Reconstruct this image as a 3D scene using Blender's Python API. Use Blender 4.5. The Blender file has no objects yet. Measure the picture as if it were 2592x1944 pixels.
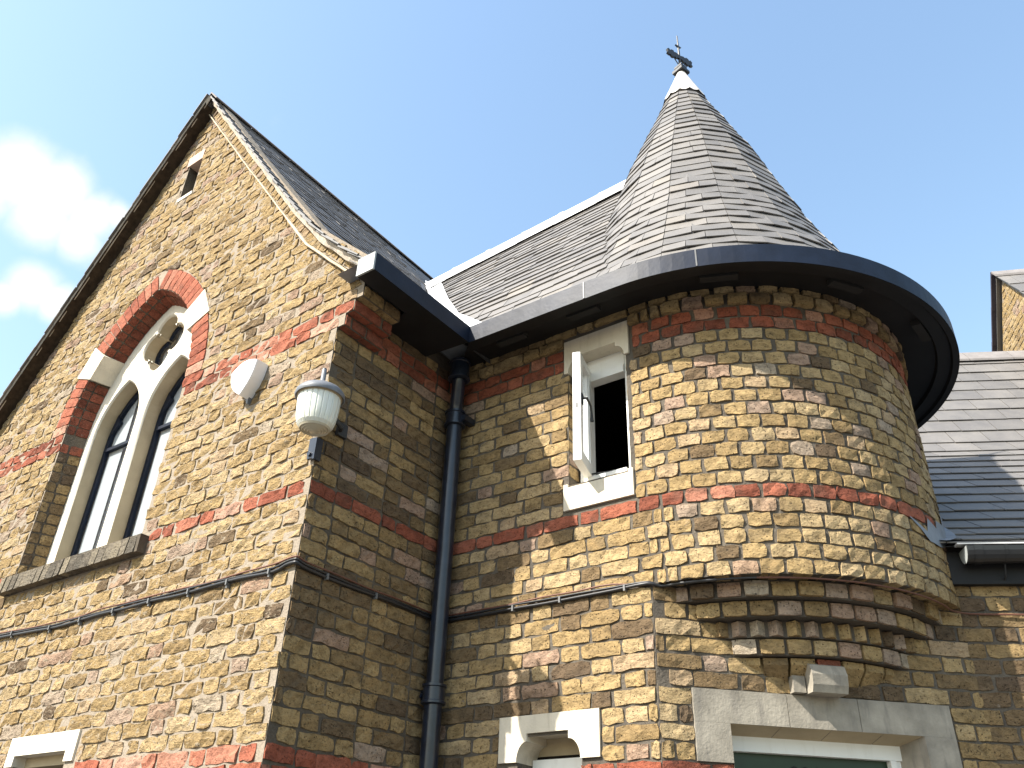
import bpy, bmesh, math, random
import numpy as np
from mathutils import Vector, Matrix
from mathutils.geometry import tessellate_polygon

random.seed(11)
SC = bpy.context.scene
COL = SC.collection
R = math.radians

# ------------------------------------------------------------------ camera, sky, sun, exposure
CP = Vector((3.069, -2.4938, 1.6))
CR = Vector((0.8142292, 0.5796777, 0.0316945))
CU = Vector((0.2838378, -0.4451215, 0.8492956))
CF = Vector((-0.5064256, 0.6825252, 0.5269653))
cam = bpy.data.objects.new('camera', bpy.data.cameras.new('camera'))
COL.objects.link(cam)
cam.matrix_world = Matrix(((CR.x, CU.x, -CF.x, CP.x), (CR.y, CU.y, -CF.y, CP.y), (CR.z, CU.z, -CF.z, CP.z), (0, 0, 0, 1)))
cam.data.sensor_width = 36.0
cam.data.lens = 29.746
cam.data.clip_start = 0.05
cam.data.clip_end = 2000
SC.camera = cam

SUN = Vector((0.42, 0.907, -0.985)).normalized()          # direction the light travels
SUN_EL = math.asin(-SUN.z)
SUN_AZ = math.atan2(-SUN.x, -SUN.y)                      # clockwise from +Y
sun = bpy.data.objects.new('sun', bpy.data.lights.new('sun', 'SUN'))
COL.objects.link(sun)
sun.data.energy = 5.0
sun.data.angle = R(0.5)
sun.data.color = (1.0, 0.94, 0.84)
sun.rotation_euler = SUN.to_track_quat('-Z', 'Y').to_euler()
sun.location = (-4, -9, 12)

world = bpy.data.worlds.new('World')
SC.world = world
world.use_nodes = True
wn = world.node_tree
wn.nodes.clear()


def N(nt, kind, **kw):
    n = nt.nodes.new(kind)
    for k, v in kw.items():
        if k in n.inputs.keys() if isinstance(k, str) else False:
            n.inputs[k].default_value = v
        else:
            setattr(n, k, v)
    return n


sky = N(wn, 'ShaderNodeTexSky', sky_type='NISHITA', sun_disc=False, sun_elevation=SUN_EL, sun_rotation=SUN_AZ,
        air_density=1.9, dust_density=2.0, ozone_density=3.0, altitude=30)
bg = N(wn, 'ShaderNodeBackground')
bg.inputs['Strength'].default_value = 0.13
wo = N(wn, 'ShaderNodeOutputWorld')
# fair-weather cumulus: a noise field over the whole sky, with one bank low in the west-north-west
tc = N(wn, 'ShaderNodeTexCoord')
cn = N(wn, 'ShaderNodeTexNoise')
cn.inputs['Scale'].default_value = 7.0
cn.inputs['Detail'].default_value = 8.0
cn.inputs['Roughness'].default_value = 0.55
wn.links.new(tc.outputs['Generated'], cn.inputs['Vector'])


def direction(az, el):
    a, e = R(az), R(el)
    return Vector((math.sin(a) * math.cos(e), math.cos(a) * math.cos(e), math.sin(e)))


acc = None
for az, el, rad in ((-75.6, 37.4, 2.6), (-72.6, 37.6, 2.2), (-73.2, 35.6, 2.0), (-70.2, 36.9, 1.9), (-68.6, 37.4, 1.3), (-77.6, 36.2, 2.6), (-70.6, 35.4, 1.6), (-72.2, 31.6, 1.7), (-70.4, 31.2, 1.3), (-73.2, 30.6, 1.2),
                    (-86.0, 36.0, 6.0), (-97.0, 31.0, 8.0), (-112.0, 40.0, 7.0), (100.0, 30.0, 9.0), (140.0, 42.0, 10.0), (-150.0, 36.0, 9.0), (60.0, 14.0, 6.0)):
    dist = N(wn, 'ShaderNodeVectorMath', operation='DISTANCE')
    wn.links.new(tc.outputs['Generated'], dist.inputs[0])
    dist.inputs[1].default_value = direction(az, el)
    mr = N(wn, 'ShaderNodeMapRange')
    mr.inputs['From Min'].default_value = 0.0
    mr.inputs['From Max'].default_value = math.radians(rad) * 1.5
    mr.inputs['To Min'].default_value = 1.0
    mr.inputs['To Max'].default_value = 0.0
    wn.links.new(dist.outputs['Value'], mr.inputs['Value'])
    if acc is None:
        acc = mr.outputs['Result']
    else:
        mx = N(wn, 'ShaderNodeMath', operation='MAXIMUM')
        wn.links.new(acc, mx.inputs[0])
        wn.links.new(mr.outputs['Result'], mx.inputs[1])
        acc = mx.outputs[0]
cs = N(wn, 'ShaderNodeMath', operation='MULTIPLY_ADD')
wn.links.new(cn.outputs['Fac'], cs.inputs[0])
cs.inputs[1].default_value = 1.25
cs.inputs[2].default_value = -0.62
ca = N(wn, 'ShaderNodeMath', operation='ADD')
wn.links.new(cs.outputs[0], ca.inputs[0])
wn.links.new(acc, ca.inputs[1])
cr = N(wn, 'ShaderNodeMapRange', interpolation_type='SMOOTHSTEP')
cr.inputs['From Min'].default_value = 0.20
cr.inputs['From Max'].default_value = 0.85
wn.links.new(ca.outputs[0], cr.inputs['Value'])
cm = N(wn, 'ShaderNodeMix', data_type='RGBA')
wn.links.new(cr.outputs['Result'], cm.inputs['Factor'])
wn.links.new(sky.outputs['Color'], cm.inputs['A'])
cm.inputs['B'].default_value = (4.0, 4.05, 4.15, 1)
wn.links.new(cm.outputs['Result'], bg.inputs['Color'])
wn.links.new(bg.outputs['Background'], wo.inputs['Surface'])

SC.view_settings.view_transform = 'Standard'
SC.view_settings.look = 'None'
SC.view_settings.gamma = 1.0
SC.view_settings.use_curve_mapping = False
SC.view_settings.exposure = 1.2


def project(p):
    d = Vector(p) - CP
    z = d.dot(CF)
    if z <= 0.05:
        return None
    f = 2141.7
    return (1296 + f * d.dot(CR) / z, 972 - f * d.dot(CU) / z, z)


# ------------------------------------------------------------------ materials
def mat(name):
    m = bpy.data.materials.new(name)
    m.use_nodes = True
    nt = m.node_tree
    b = nt.nodes['Principled BSDF']
    return m, nt, b


def ramp(nt, pts, interp='LINEAR'):
    r = nt.nodes.new('ShaderNodeValToRGB')
    r.color_ramp.interpolation = interp
    e = r.color_ramp.elements
    while len(e) > 1:
        e.remove(e[0])
    e[0].position, e[0].color = pts[0][0], (*pts[0][1], 1)
    for p, c in pts[1:]:
        el = e.new(p)
        el.color = (*c, 1)
    return r


def noise(nt, vec, scale, detail=4, rough=0.55, dist=0.0):
    n = nt.nodes.new('ShaderNodeTexNoise')
    n.inputs['Scale'].default_value = scale
    n.inputs['Detail'].default_value = detail
    n.inputs['Roughness'].default_value = rough
    n.inputs['Distortion'].default_value = dist
    nt.links.new(vec, n.inputs['Vector'])
    return n


def maprange(nt, val, a, b, c=0.0, d=1.0, smooth=False):
    n = nt.nodes.new('ShaderNodeMapRange')
    if smooth:
        n.interpolation_type = 'SMOOTHSTEP'
    for k, v in (('From Min', a), ('From Max', b), ('To Min', c), ('To Max', d)):
        n.inputs[k].default_value = v
    nt.links.new(val, n.inputs['Value'])
    return n.outputs['Result']


def mixc(nt, fac, a, b, mode='MIX'):
    n = nt.nodes.new('ShaderNodeMix')
    n.data_type = 'RGBA'
    n.blend_type = mode
    if isinstance(fac, float):
        n.inputs['Factor'].default_value = fac
    else:
        nt.links.new(fac, n.inputs['Factor'])
    for s, v in (('A', a), ('B', b)):
        if isinstance(v, tuple):
            n.inputs[s].default_value = (*v, 1)
        else:
            nt.links.new(v, n.inputs[s])
    return n.outputs['Result']


def bump(nt, b, h, dist=0.004, strength=1.0, prev=None):
    n = nt.nodes.new('ShaderNodeBump')
    n.inputs['Distance'].default_value = dist
    n.inputs['Strength'].default_value = strength
    nt.links.new(h, n.inputs['Height'])
    if prev is not None:
        nt.links.new(prev, n.inputs['Normal'])
    nt.links.new(n.outputs['Normal'], b.inputs['Normal'])
    return n.outputs['Normal']


def math2(nt, op, a, b):
    n = nt.nodes.new('ShaderNodeMath')
    n.operation = op
    for i, v in enumerate((a, b)):
        if isinstance(v, (int, float)):
            n.inputs[i].default_value = v
        else:
            nt.links.new(v, n.inputs[i])
    return n.outputs[0]


def world_pos(nt):
    return nt.nodes.new('ShaderNodeNewGeometry').outputs['Position']


def tone_value(nt):
    """per-piece random: object property on single pieces, face attribute on joined ones"""
    a = nt.nodes.new('ShaderNodeAttribute')
    a.attribute_type = 'OBJECT'
    a.attribute_name = 'tone'
    g = nt.nodes.new('ShaderNodeAttribute')
    g.attribute_type = 'GEOMETRY'
    g.attribute_name = 'tone'
    return math2(nt, 'ADD', a.outputs['Fac'], g.outputs['Fac'])


def brick_material(name, pts, smear=None, smear_col=(0.32, 0.265, 0.19), pit=0.5, soot=0.35, bumpd=0.006, stretch=2.2, chip=0.55):
    m, nt, b = mat(name)
    pos = world_pos(nt)
    t = tone_value(nt)
    base = ramp(nt, pts).outputs
    rmp = nt.nodes[-1]
    nt.links.new(t, rmp.inputs['Fac'])
    mp = nt.nodes.new('ShaderNodeMapping')
    nt.links.new(pos, mp.inputs['Vector'])
    mp.inputs['Scale'].default_value = (1, 1, stretch)
    # offset the texture per brick so that no stain runs on over a joint
    off = nt.nodes.new('ShaderNodeCombineXYZ')
    nt.links.new(math2(nt, 'MULTIPLY', t, 37.0), off.inputs[0])
    nt.links.new(math2(nt, 'MULTIPLY', t, 91.0), off.inputs[2])
    nt.links.new(off.outputs[0], mp.inputs['Location'])
    v = mp.outputs['Vector']
    n1 = noise(nt, v, 16, 5, 0.6)
    n2 = noise(nt, v, 60, 6, 0.65)
    n3 = noise(nt, v, 7, 3, 0.5)
    col = mixc(nt, 0.75, rmp.outputs['Color'], ramp_of(nt, n1.outputs['Fac'], [(0.28, (0.50, 0.47, 0.44)), (0.5, (1, 1, 1)), (0.72, (1.25, 1.2, 1.12))]), 'MULTIPLY')
    # chips and crevices in the broken face
    n4 = noise(nt, v, 48, 6, 0.72, 0.8)
    col = mixc(nt, chip, col, ramp_of(nt, n4.outputs['Fac'], [(0.36, (0.30, 0.27, 0.24)), (0.47, (0.92, 0.90, 0.88)), (0.6, (1.08, 1.07, 1.04))]), 'MULTIPLY')
    # soot: darker burnt patches in the clay
    s = maprange(nt, n3.outputs['Fac'], 0.52, 0.72, 0.0, soot, True)
    col = mixc(nt, s, col, (0.075, 0.06, 0.045))
    if smear is not None:
        sm = maprange(nt, noise(nt, v, 22, 5, 0.6, 0.6).outputs['Fac'], smear, smear + 0.10, 0.0, 0.85, True)
        col = mixc(nt, sm, col, smear_col)
    # pits: small dark holes
    vo = nt.nodes.new('ShaderNodeTexVoronoi')
    vo.inputs['Scale'].default_value = 95
    vo.inputs['Randomness'].default_value = 1.0
    nt.links.new(pos, vo.inputs['Vector'])
    sep = nt.nodes.new('ShaderNodeSeparateColor')
    nt.links.new(vo.outputs['Color'], sep.inputs[0])
    rad = math2(nt, 'MULTIPLY', maprange(nt, sep.outputs[0], 0.60, 1.0, 0.0, 1.0), 0.42)
    pm = maprange(nt, math2(nt, 'SUBTRACT', rad, vo.outputs['Distance']), 0.0, 0.14, 0.0, 1.0)
    pm = math2(nt, 'MULTIPLY', pm, pit)
    crack = maprange(nt, noise(nt, v, 34, 4, 0.7, 1.5).outputs['Fac'], 0.62, 0.70, 0.0, pit * 0.9, True)
    dark = math2(nt, 'MAXIMUM', pm, crack)
    col = mixc(nt, dark, col, (0.035, 0.028, 0.022))
    nt.links.new(col, b.inputs['Base Color'])
    b.inputs['Roughness'].default_value = 0.92
    b.inputs['Specular IOR Level'].default_value = 0.15
    h = math2(nt, 'ADD', math2(nt, 'MULTIPLY', n2.outputs['Fac'], 0.45), math2(nt, 'MULTIPLY', n1.outputs['Fac'], 1.0))
    h = math2(nt, 'SUBTRACT', math2(nt, 'ADD', h, math2(nt, 'MULTIPLY', n4.outputs['Fac'], 0.8)), math2(nt, 'MULTIPLY', dark, 0.8))
    bump(nt, b, h, bumpd, 1.0)
    return m


def ramp_of(nt, fac, pts):
    r = ramp(nt, pts)
    nt.links.new(fac, r.inputs['Fac'])
    return r.outputs['Color']


STOCK = [(0.0, (0.093, 0.068, 0.051)), (0.10, (0.168, 0.118, 0.067)), (0.26, (0.275, 0.193, 0.094)), (0.50, (0.361, 0.260, 0.129)),
         (0.74, (0.414, 0.317, 0.184)), (0.84, (0.329, 0.223, 0.157)), (0.93, (0.322, 0.233, 0.177)), (1.0, (0.361, 0.302, 0.227))]
REDS = [(0.0, (0.17, 0.058, 0.038)), (0.4, (0.285, 0.090, 0.055)), (0.8, (0.35, 0.125, 0.078)), (0.9, (0.38, 0.17, 0.115)), (1.0, (0.42, 0.26, 0.19))]
M = {}
M['stock_a'] = brick_material('stock_brick_repointed', STOCK, smear=0.55, smear_col=(0.32, 0.265, 0.19), pit=0.8, soot=0.18, bumpd=0.013, chip=0.70)
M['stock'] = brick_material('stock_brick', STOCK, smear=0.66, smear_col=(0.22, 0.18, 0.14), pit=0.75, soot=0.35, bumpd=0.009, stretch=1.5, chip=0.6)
M['sill'] = brick_material('weathered_sill_brick', [(0, (0.10, 0.09, 0.075)), (0.5, (0.19, 0.165, 0.13)), (1, (0.29, 0.25, 0.18))], smear=0.62, smear_col=(0.20, 0.18, 0.15), pit=0.8, soot=0.4, bumpd=0.02)
M['red'] = brick_material('red_brick', REDS, smear=0.70, smear_col=(0.30, 0.22, 0.17), pit=0.5, soot=0.45, bumpd=0.010, stretch=1.3)


def mortar_material(name, c1, c2, d=0.006):
    m, nt, b = mat(name)
    pos = world_pos(nt)
    n1 = noise(nt, pos, 3.0, 5, 0.6)
    n2 = noise(nt, pos, 90, 5, 0.7)
    col = mixc(nt, maprange(nt, n1.outputs['Fac'], 0.35, 0.65), c1, c2)
    col = mixc(nt, 0.5, col, ramp_of(nt, n2.outputs['Fac'], [(0.3, (0.6, 0.6, 0.6)), (0.7, (1.25, 1.25, 1.25))]), 'MULTIPLY')
    nt.links.new(col, b.inputs['Base Color'])
    b.inputs['Roughness'].default_value = 0.95
    b.inputs['Specular IOR Level'].default_value = 0.1
    n3 = noise(nt, pos, 28, 5, 0.6)
    bump(nt, b, math2(nt, 'ADD', n2.outputs['Fac'], math2(nt, 'MULTIPLY', n3.outputs['Fac'], 1.5)), d, 0.9)
    return m


M['mortar_a'] = mortar_material('pale_mortar', (0.315, 0.265, 0.208), (0.26, 0.22, 0.175))
M['mortar_b'] = mortar_material('aged_mortar', (0.15, 0.125, 0.095), (0.075, 0.064, 0.052))
M['mortar_c'] = mortar_material('sooty_mortar', (0.145, 0.125, 0.10), (0.085, 0.074, 0.062))


def simple(name, col, rough=0.6, spec=0.4, metal=0.0, vary=0.12, scale=12, bd=0.0, bscale=60, streak=None, coat=0.0):
    m, nt, b = mat(name)
    pos = world_pos(nt)
    n1 = noise(nt, pos, scale, 5, 0.6)
    lo = tuple(max(0, c * (1 - vary)) for c in col)
    hi = tuple(min(1, c * (1 + vary)) for c in col)
    c = mixc(nt, maprange(nt, n1.outputs['Fac'], 0.3, 0.7), lo, hi)
    if streak is not None:
        mp = nt.nodes.new('ShaderNodeMapping')
        mp.inputs['Scale'].default_value = (1, 1, 0.16)
        nt.links.new(pos, mp.inputs['Vector'])
        ns = noise(nt, mp.outputs['Vector'], 24, 4, 0.6)
        c = mixc(nt, maprange(nt, ns.outputs['Fac'], 0.50, 0.72, 0, streak[1], True), c, streak[0])
    nt.links.new(c, b.inputs['Base Color'])
    b.inputs['Roughness'].default_value = rough
    b.inputs['Specular IOR Level'].default_value = spec
    b.inputs['Metallic'].default_value = metal
    b.inputs['Coat Weight'].default_value = coat
    if bd:
        bump(nt, b, noise(nt, pos, bscale, 4, 0.6).outputs['Fac'], bd, 0.8)
    return m


M['stone'] = simple('pale_limestone', (0.62, 0.56, 0.45), 0.85, 0.2, vary=0.10, scale=6, bd=0.002, bscale=120, streak=((0.36, 0.31, 0.23), 0.35))
M['stone_white'] = simple('painted_stone', (0.66, 0.61, 0.51), 0.75, 0.3, vary=0.08, scale=5, bd=0.0015, streak=((0.42, 0.37, 0.28), 0.35))
M['stone_grey'] = simple('weathered_limestone', (0.29, 0.262, 0.215), 0.9, 0.2, vary=0.30, scale=7, bd=0.003, bscale=70, streak=((0.17, 0.155, 0.135), 0.55))
M['stone_buff'] = simple('sheltered_limestone', (0.42, 0.345, 0.23), 0.9, 0.2, vary=0.12, scale=5, bd=0.002)
M['stone_pink'] = simple('pink_rubbed_stone', (0.50, 0.36, 0.29), 0.9, 0.2, vary=0.12, scale=20, bd=0.002)
M['cement'] = simple('cement_fillet', (0.46, 0.40, 0.33), 0.95, 0.1, vary=0.2, scale=14, bd=0.008, bscale=35)
M['white_paint'] = simple('white_gloss_paint', (0.80, 0.80, 0.77), 0.35, 0.5, vary=0.03, scale=4, streak=((0.55, 0.52, 0.46), 0.2))
M['black_paint'] = simple('black_gloss_paint', (0.007, 0.012, 0.026), 0.50, 0.22, vary=0.3, scale=6, bd=0.004, bscale=7)
M['soffit'] = simple('black_soffit_paint', (0.012, 0.012, 0.013), 0.6, 0.3, vary=0.3, scale=5)
M['vent'] = simple('dusty_vent_plate', (0.026, 0.025, 0.024), 0.8, 0.2)
M['pipe'] = simple('blue_black_pipe_paint', (0.010, 0.015, 0.027), 0.28, 0.6, vary=0.35, scale=15, bd=0.001, bscale=30)
M['plastic'] = simple('black_plastic', (0.018, 0.019, 0.021), 0.35, 0.5, vary=0.1)
M['plastic_grey'] = simple('faded_plastic_end', (0.32, 0.34, 0.34), 0.5, 0.4, vary=0.1)
M['iron'] = simple('black_iron', (0.022, 0.023, 0.024), 0.5, 0.5, vary=0.3, scale=40, bd=0.001)
M['iron_grey'] = simple('grey_cast_metal', (0.15, 0.16, 0.18), 0.45, 0.5, vary=0.15, scale=30)
M['cable_black'] = simple('black_cable_sheath', (0.02, 0.02, 0.022), 0.4, 0.5)
M['cable_brown'] = simple('brown_cable_sheath', (0.13, 0.055, 0.035), 0.5, 0.4)
M['cable_cream'] = simple('cream_cord', (0.50, 0.42, 0.30), 0.8, 0.2, vary=0.2, scale=18)
M['clip'] = simple('cable_clip', (0.13, 0.13, 0.13), 0.5, 0.5)
M['lead'] = simple('sheet_lead', (0.62, 0.63, 0.65), 0.55, 0.5, vary=0.12, scale=7, bd=0.006, bscale=14)
M['lead_dark'] = simple('lead_flashing', (0.17, 0.19, 0.22), 0.5, 0.5, vary=0.2, scale=8, bd=0.004, bscale=20)
M['lead_cap'] = simple('lead_cap_sheet', (0.60, 0.57, 0.54), 0.55, 0.4, vary=0.22, scale=9, bd=0.003, bscale=20, streak=((0.42, 0.33, 0.22), 0.4))
M['ridge'] = simple('grey_ridge_tile', (0.20, 0.185, 0.18), 0.8, 0.3, vary=0.15, scale=10)
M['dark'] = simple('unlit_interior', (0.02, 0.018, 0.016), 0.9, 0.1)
M['curtain'] = simple('white_curtain_cloth', (0.78, 0.78, 0.80), 0.9, 0.1, vary=0.05)
M['blind'] = simple('grey_blind_cloth', (0.42, 0.44, 0.45), 0.9, 0.1, vary=0.05)
M['green'] = simple('dark_green_door_paint', (0.008, 0.028, 0.010), 0.35, 0.5, vary=0.2)
M['number'] = simple('black_number_paint', (0.006, 0.006, 0.006), 0.5, 0.3)
M['alarm'] = simple('white_alarm_plastic', (0.82, 0.82, 0.84), 0.4, 0.5, vary=0.02)
M['alarm_print'] = simple('pale_blue_print', (0.50, 0.56, 0.68), 0.5, 0.3)
M['undercloak'] = simple('dark_undercloak', (0.045, 0.032, 0.022), 0.9, 0.1, vary=0.4, scale=20)
M['verge'] = simple('dark_verge_tile', (0.04, 0.035, 0.05), 0.7, 0.3)
M['trim'] = simple('pale_eaves_trim', (0.5, 0.5, 0.5), 0.7, 0.3)


def slate_material(name, pts, streak):
    m, nt, b = mat(name)
    pos = world_pos(nt)
    t = tone_value(nt)
    c = ramp_of(nt, t, pts)
    n1 = noise(nt, pos, 5, 5, 0.6)
    n2 = noise(nt, pos, 45, 6, 0.6)
    c = mixc(nt, 0.6, c, ramp_of(nt, n1.outputs['Fac'], [(0.3, (0.72, 0.72, 0.74)), (0.7, (1.2, 1.18, 1.14))]), 'MULTIPLY')
    c = mixc(nt, maprange(nt, n2.outputs['Fac'], 0.60, 0.75, 0, streak, True), c, (0.30, 0.28, 0.25))
    nt.links.new(c, b.inputs['Base Color'])
    b.inputs['Roughness'].default_value = 0.55
    b.inputs['Specular IOR Level'].default_value = 0.45
    bump(nt, b, math2(nt, 'ADD', n2.outputs['Fac'], n1.outputs['Fac']), 0.003, 0.7)
    return m


M['slate'] = slate_material('welsh_slate', [(0, (0.130, 0.124, 0.119)), (0.5, (0.160, 0.151, 0.143)), (0.9, (0.178, 0.167, 0.156)), (1, (0.205, 0.185, 0.16))], 0.25)
M['slate_g'] = slate_material('grey_gable_slate', [(0, (0.07, 0.07, 0.072)), (0.6, (0.12, 0.115, 0.112)), (1, (0.17, 0.155, 0.14))], 0.3)

# window glass: clear pane with a mirror-like sheen
m, nt, b = mat('window_glass')
nt.nodes.remove(b)
tr = nt.nodes.new('ShaderNodeBsdfTransparent')
tr.inputs['Color'].default_value = (0.93, 0.95, 0.97, 1)
gl = nt.nodes.new('ShaderNodeBsdfGlossy')
gl.inputs['Roughness'].default_value = 0.02
lw_ = nt.nodes.new('ShaderNodeLayerWeight')
lw_.inputs['Blend'].default_value = 0.5
fp = math2(nt, 'ADD', math2(nt, 'MULTIPLY', math2(nt, 'POWER', lw_.outputs['Facing'], 4.0), 0.85), 0.06)
ms = nt.nodes.new('ShaderNodeMixShader')
nt.links.new(fp, ms.inputs[0])
nt.links.new(tr.outputs[0], ms.inputs[1])
nt.links.new(gl.outputs[0], ms.inputs[2])
nt.links.new(ms.outputs[0], nt.nodes['Material Output'].inputs['Surface'])
M['glass'] = m
# lamp bowl: frosted, ribbed, grubby glass (switched off)
m, nt, b = mat('frosted_lamp_glass')
b.inputs['Base Color'].default_value = (0.66, 0.67, 0.60, 1)
b.inputs['Roughness'].default_value = 0.22
b.inputs['Subsurface Weight'].default_value = 0.25
b.inputs['Subsurface Radius'].default_value = (0.03, 0.03, 0.02)
b.inputs['Coat Weight'].default_value = 0.4
M['lampglass'] = m
m, nt, b = mat('clear_lamp_lens')
b.inputs['Base Color'].default_value = (0.46, 0.42, 0.32, 1)
b.inputs['Roughness'].default_value = 0.15
M['lamplens'] = m

# ------------------------------------------------------------------ object helpers


def link(name, me, material=None, parent=None):
    o = bpy.data.objects.new(name, me)
    COL.objects.link(o)
    if material is not None and me is not None and len(me.materials) == 0:
        me.materials.append(material)
    if parent is not None:
        o.parent = parent
    return o


def thing(name, label, cat, loc=(0, 0, 0), group=None):
    o = bpy.data.objects.new(name, None)
    COL.objects.link(o)
    o.location = loc
    o.empty_display_size = 0.2
    o['label'] = label
    o['category'] = cat
    if group:
        o['group'] = group
    return o


def child(o, parent):
    """parent o under an Empty that sits away from the origin, keeping o's place in the world"""
    o.parent = parent
    # parts keep their geometry in world coordinates; only the Empties stand elsewhere
    l = parent.location if parent.parent is None else Vector((0, 0, 0))
    o.matrix_parent_inverse = Matrix.Translation(-l)
    return o


def mesh(name, verts, faces, material=None, parent=None, smooth=False):
    me = bpy.data.meshes.new(name)
    me.from_pydata([tuple(v) for v in verts], [], faces)
    me.update()
    if smooth:
        for p in me.polygons:
            p.use_smooth = True
    o = link(name, me, material)
    if parent is not None:
        child(o, parent)
    return o


class MB:
    def __init__(s):
        s.v, s.f = [], []

    def quad(s, a, b, c, d):
        i = len(s.v)
        s.v += [tuple(a), tuple(b), tuple(c), tuple(d)]
        s.f.append((i, i + 1, i + 2, i + 3))

    def hexa(s, p):
        """8 points: 0-3 one face, 4-7 the opposite one in the same order"""
        i = len(s.v)
        s.v += [tuple(q) for q in p]
        for f in ((3, 2, 1, 0), (4, 5, 6, 7), (0, 1, 5, 4), (1, 2, 6, 5), (2, 3, 7, 6), (3, 0, 4, 7)):
            s.f.append(tuple(i + k for k in f))

    def box(s, x0, x1, y0, y1, z0, z1):
        s.hexa([(x0, y0, z0), (x1, y0, z0), (x1, y1, z0), (x0, y1, z0), (x0, y0, z1), (x1, y0, z1), (x1, y1, z1), (x0, y1, z1)])

    def fbox(s, fr, u0, u1, v0, v1, w0, w1):
        s.hexa([fr(u0, v0, w0), fr(u1, v0, w0), fr(u1, v0, w1), fr(u0, v0, w1), fr(u0, v1, w0), fr(u1, v1, w0), fr(u1, v1, w1), fr(u0, v1, w1)])

    def tube(s, pts, r, n=10, caps=True):
        pts = [Vector(p) for p in pts]
        rs = r if isinstance(r, (list, tuple)) else [r] * len(pts)
        up = Vector((0.123, 0.277, 0.95))
        base = len(s.v)
        prev = None
        for i, p in enumerate(pts):
            t = (pts[min(i + 1, len(pts) - 1)] - pts[max(i - 1, 0)]).normalized()
            if prev is None:
                a = t.cross(up)
                if a.length < 1e-3:
                    a = t.cross(Vector((1, 0, 0)))
            else:
                a = prev - t * prev.dot(t)
            a.normalize()
            prev = a
            b = t.cross(a)
            for k in range(n):
                an = 2 * math.pi * k / n
                s.v.append(tuple(p + (a * math.cos(an) + b * math.sin(an)) * rs[i]))
        for i in range(len(pts) - 1):
            for k in range(n):
                s.f.append((base + i * n + k, base + i * n + (k + 1) % n, base + (i + 1) * n + (k + 1) % n, base + (i + 1) * n + k))
        if caps:
            s.f.append(tuple(base + k for k in reversed(range(n))))
            s.f.append(tuple(base + (len(pts) - 1) * n + k for k in range(n)))

    def lathe(s, c, prof, n=32, a0=0.0, a1=2 * math.pi):
        c = Vector(c)
        base = len(s.v)
        full = abs(a1 - a0 - 2 * math.pi) < 1e-6
        m_ = n if full else n + 1
        for r, z in prof:
            for k in range(m_):
                a = a0 + (a1 - a0) * k / n
                s.v.append((c.x + r * math.cos(a), c.y + r * math.sin(a), c.z + z))
        for i in range(len(prof) - 1):
            for k in range(n):
                k2 = (k + 1) % m_
                s.f.append((base + i * m_ + k, base + i * m_ + k2, base + (i + 1) * m_ + k2, base + (i + 1) * m_ + k))

    def build(s, name, material, parent=None, smooth=False):
        o = mesh(name, s.v, s.f, material, parent, smooth)
        bm = bmesh.new()
        bm.from_mesh(o.data)
        bmesh.ops.recalc_face_normals(bm, faces=bm.faces)
        bm.to_mesh(o.data)
        bm.free()
        return o


def smooth_angle(o, deg=35):
    for p in o.data.polygons:
        p.use_smooth = True
    md = None
    try:
        o.data.set_sharp_from_angle(angle=R(deg))
    except Exception:
        pass
    return o


# ------------------------------------------------------------------ dimensions (metres)
CO = 0.0762                     # one brick course
ZM = 3.378                      # top of the single red string course
DB = 1.06                       # set-back of the entrance bay behind the gable front
XC, CY, RT = 1.303, 2.187, 1.127   # turret axis and radius
A45 = 1 / math.sqrt(2)
AE = R(28.8)                    # direction of the side wing's front
EX, EY = XC + RT * 0.985, CY - 0.012


def top(k):
    return ZM + CO * k


def bed(k):
    return ZM + CO * k - 0.0655


def plane_frame(o, ux, uy):
    n = (uy, -ux)

    def f(u, v, w):
        return Vector((o[0] + u * ux + w * n[0], o[1] + u * uy + w * n[1], v))
    return f


FA = plane_frame((0, 0), 1, 0)                       # u = x (negative)
FB = plane_frame((0, 0), 0, 1)                       # u = y
FC = plane_frame((0, DB), 1, 0)                      # u = x
FD = plane_frame((XC, DB), A45, A45)                 # u along the canted door wall
FE = plane_frame((EX, EY), math.cos(AE), math.sin(AE))


def FT(u, v, w):                                     # turret, u = arc length from the flat wall
    if u < 0:
        return Vector((XC + u, DB - w, v))
    a = u / RT
    return Vector((XC + (RT + w) * math.sin(a), CY - (RT + w) * math.cos(a), v))


def FCT(u, v, w):
    return FT(u - XC, v, w)


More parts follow.
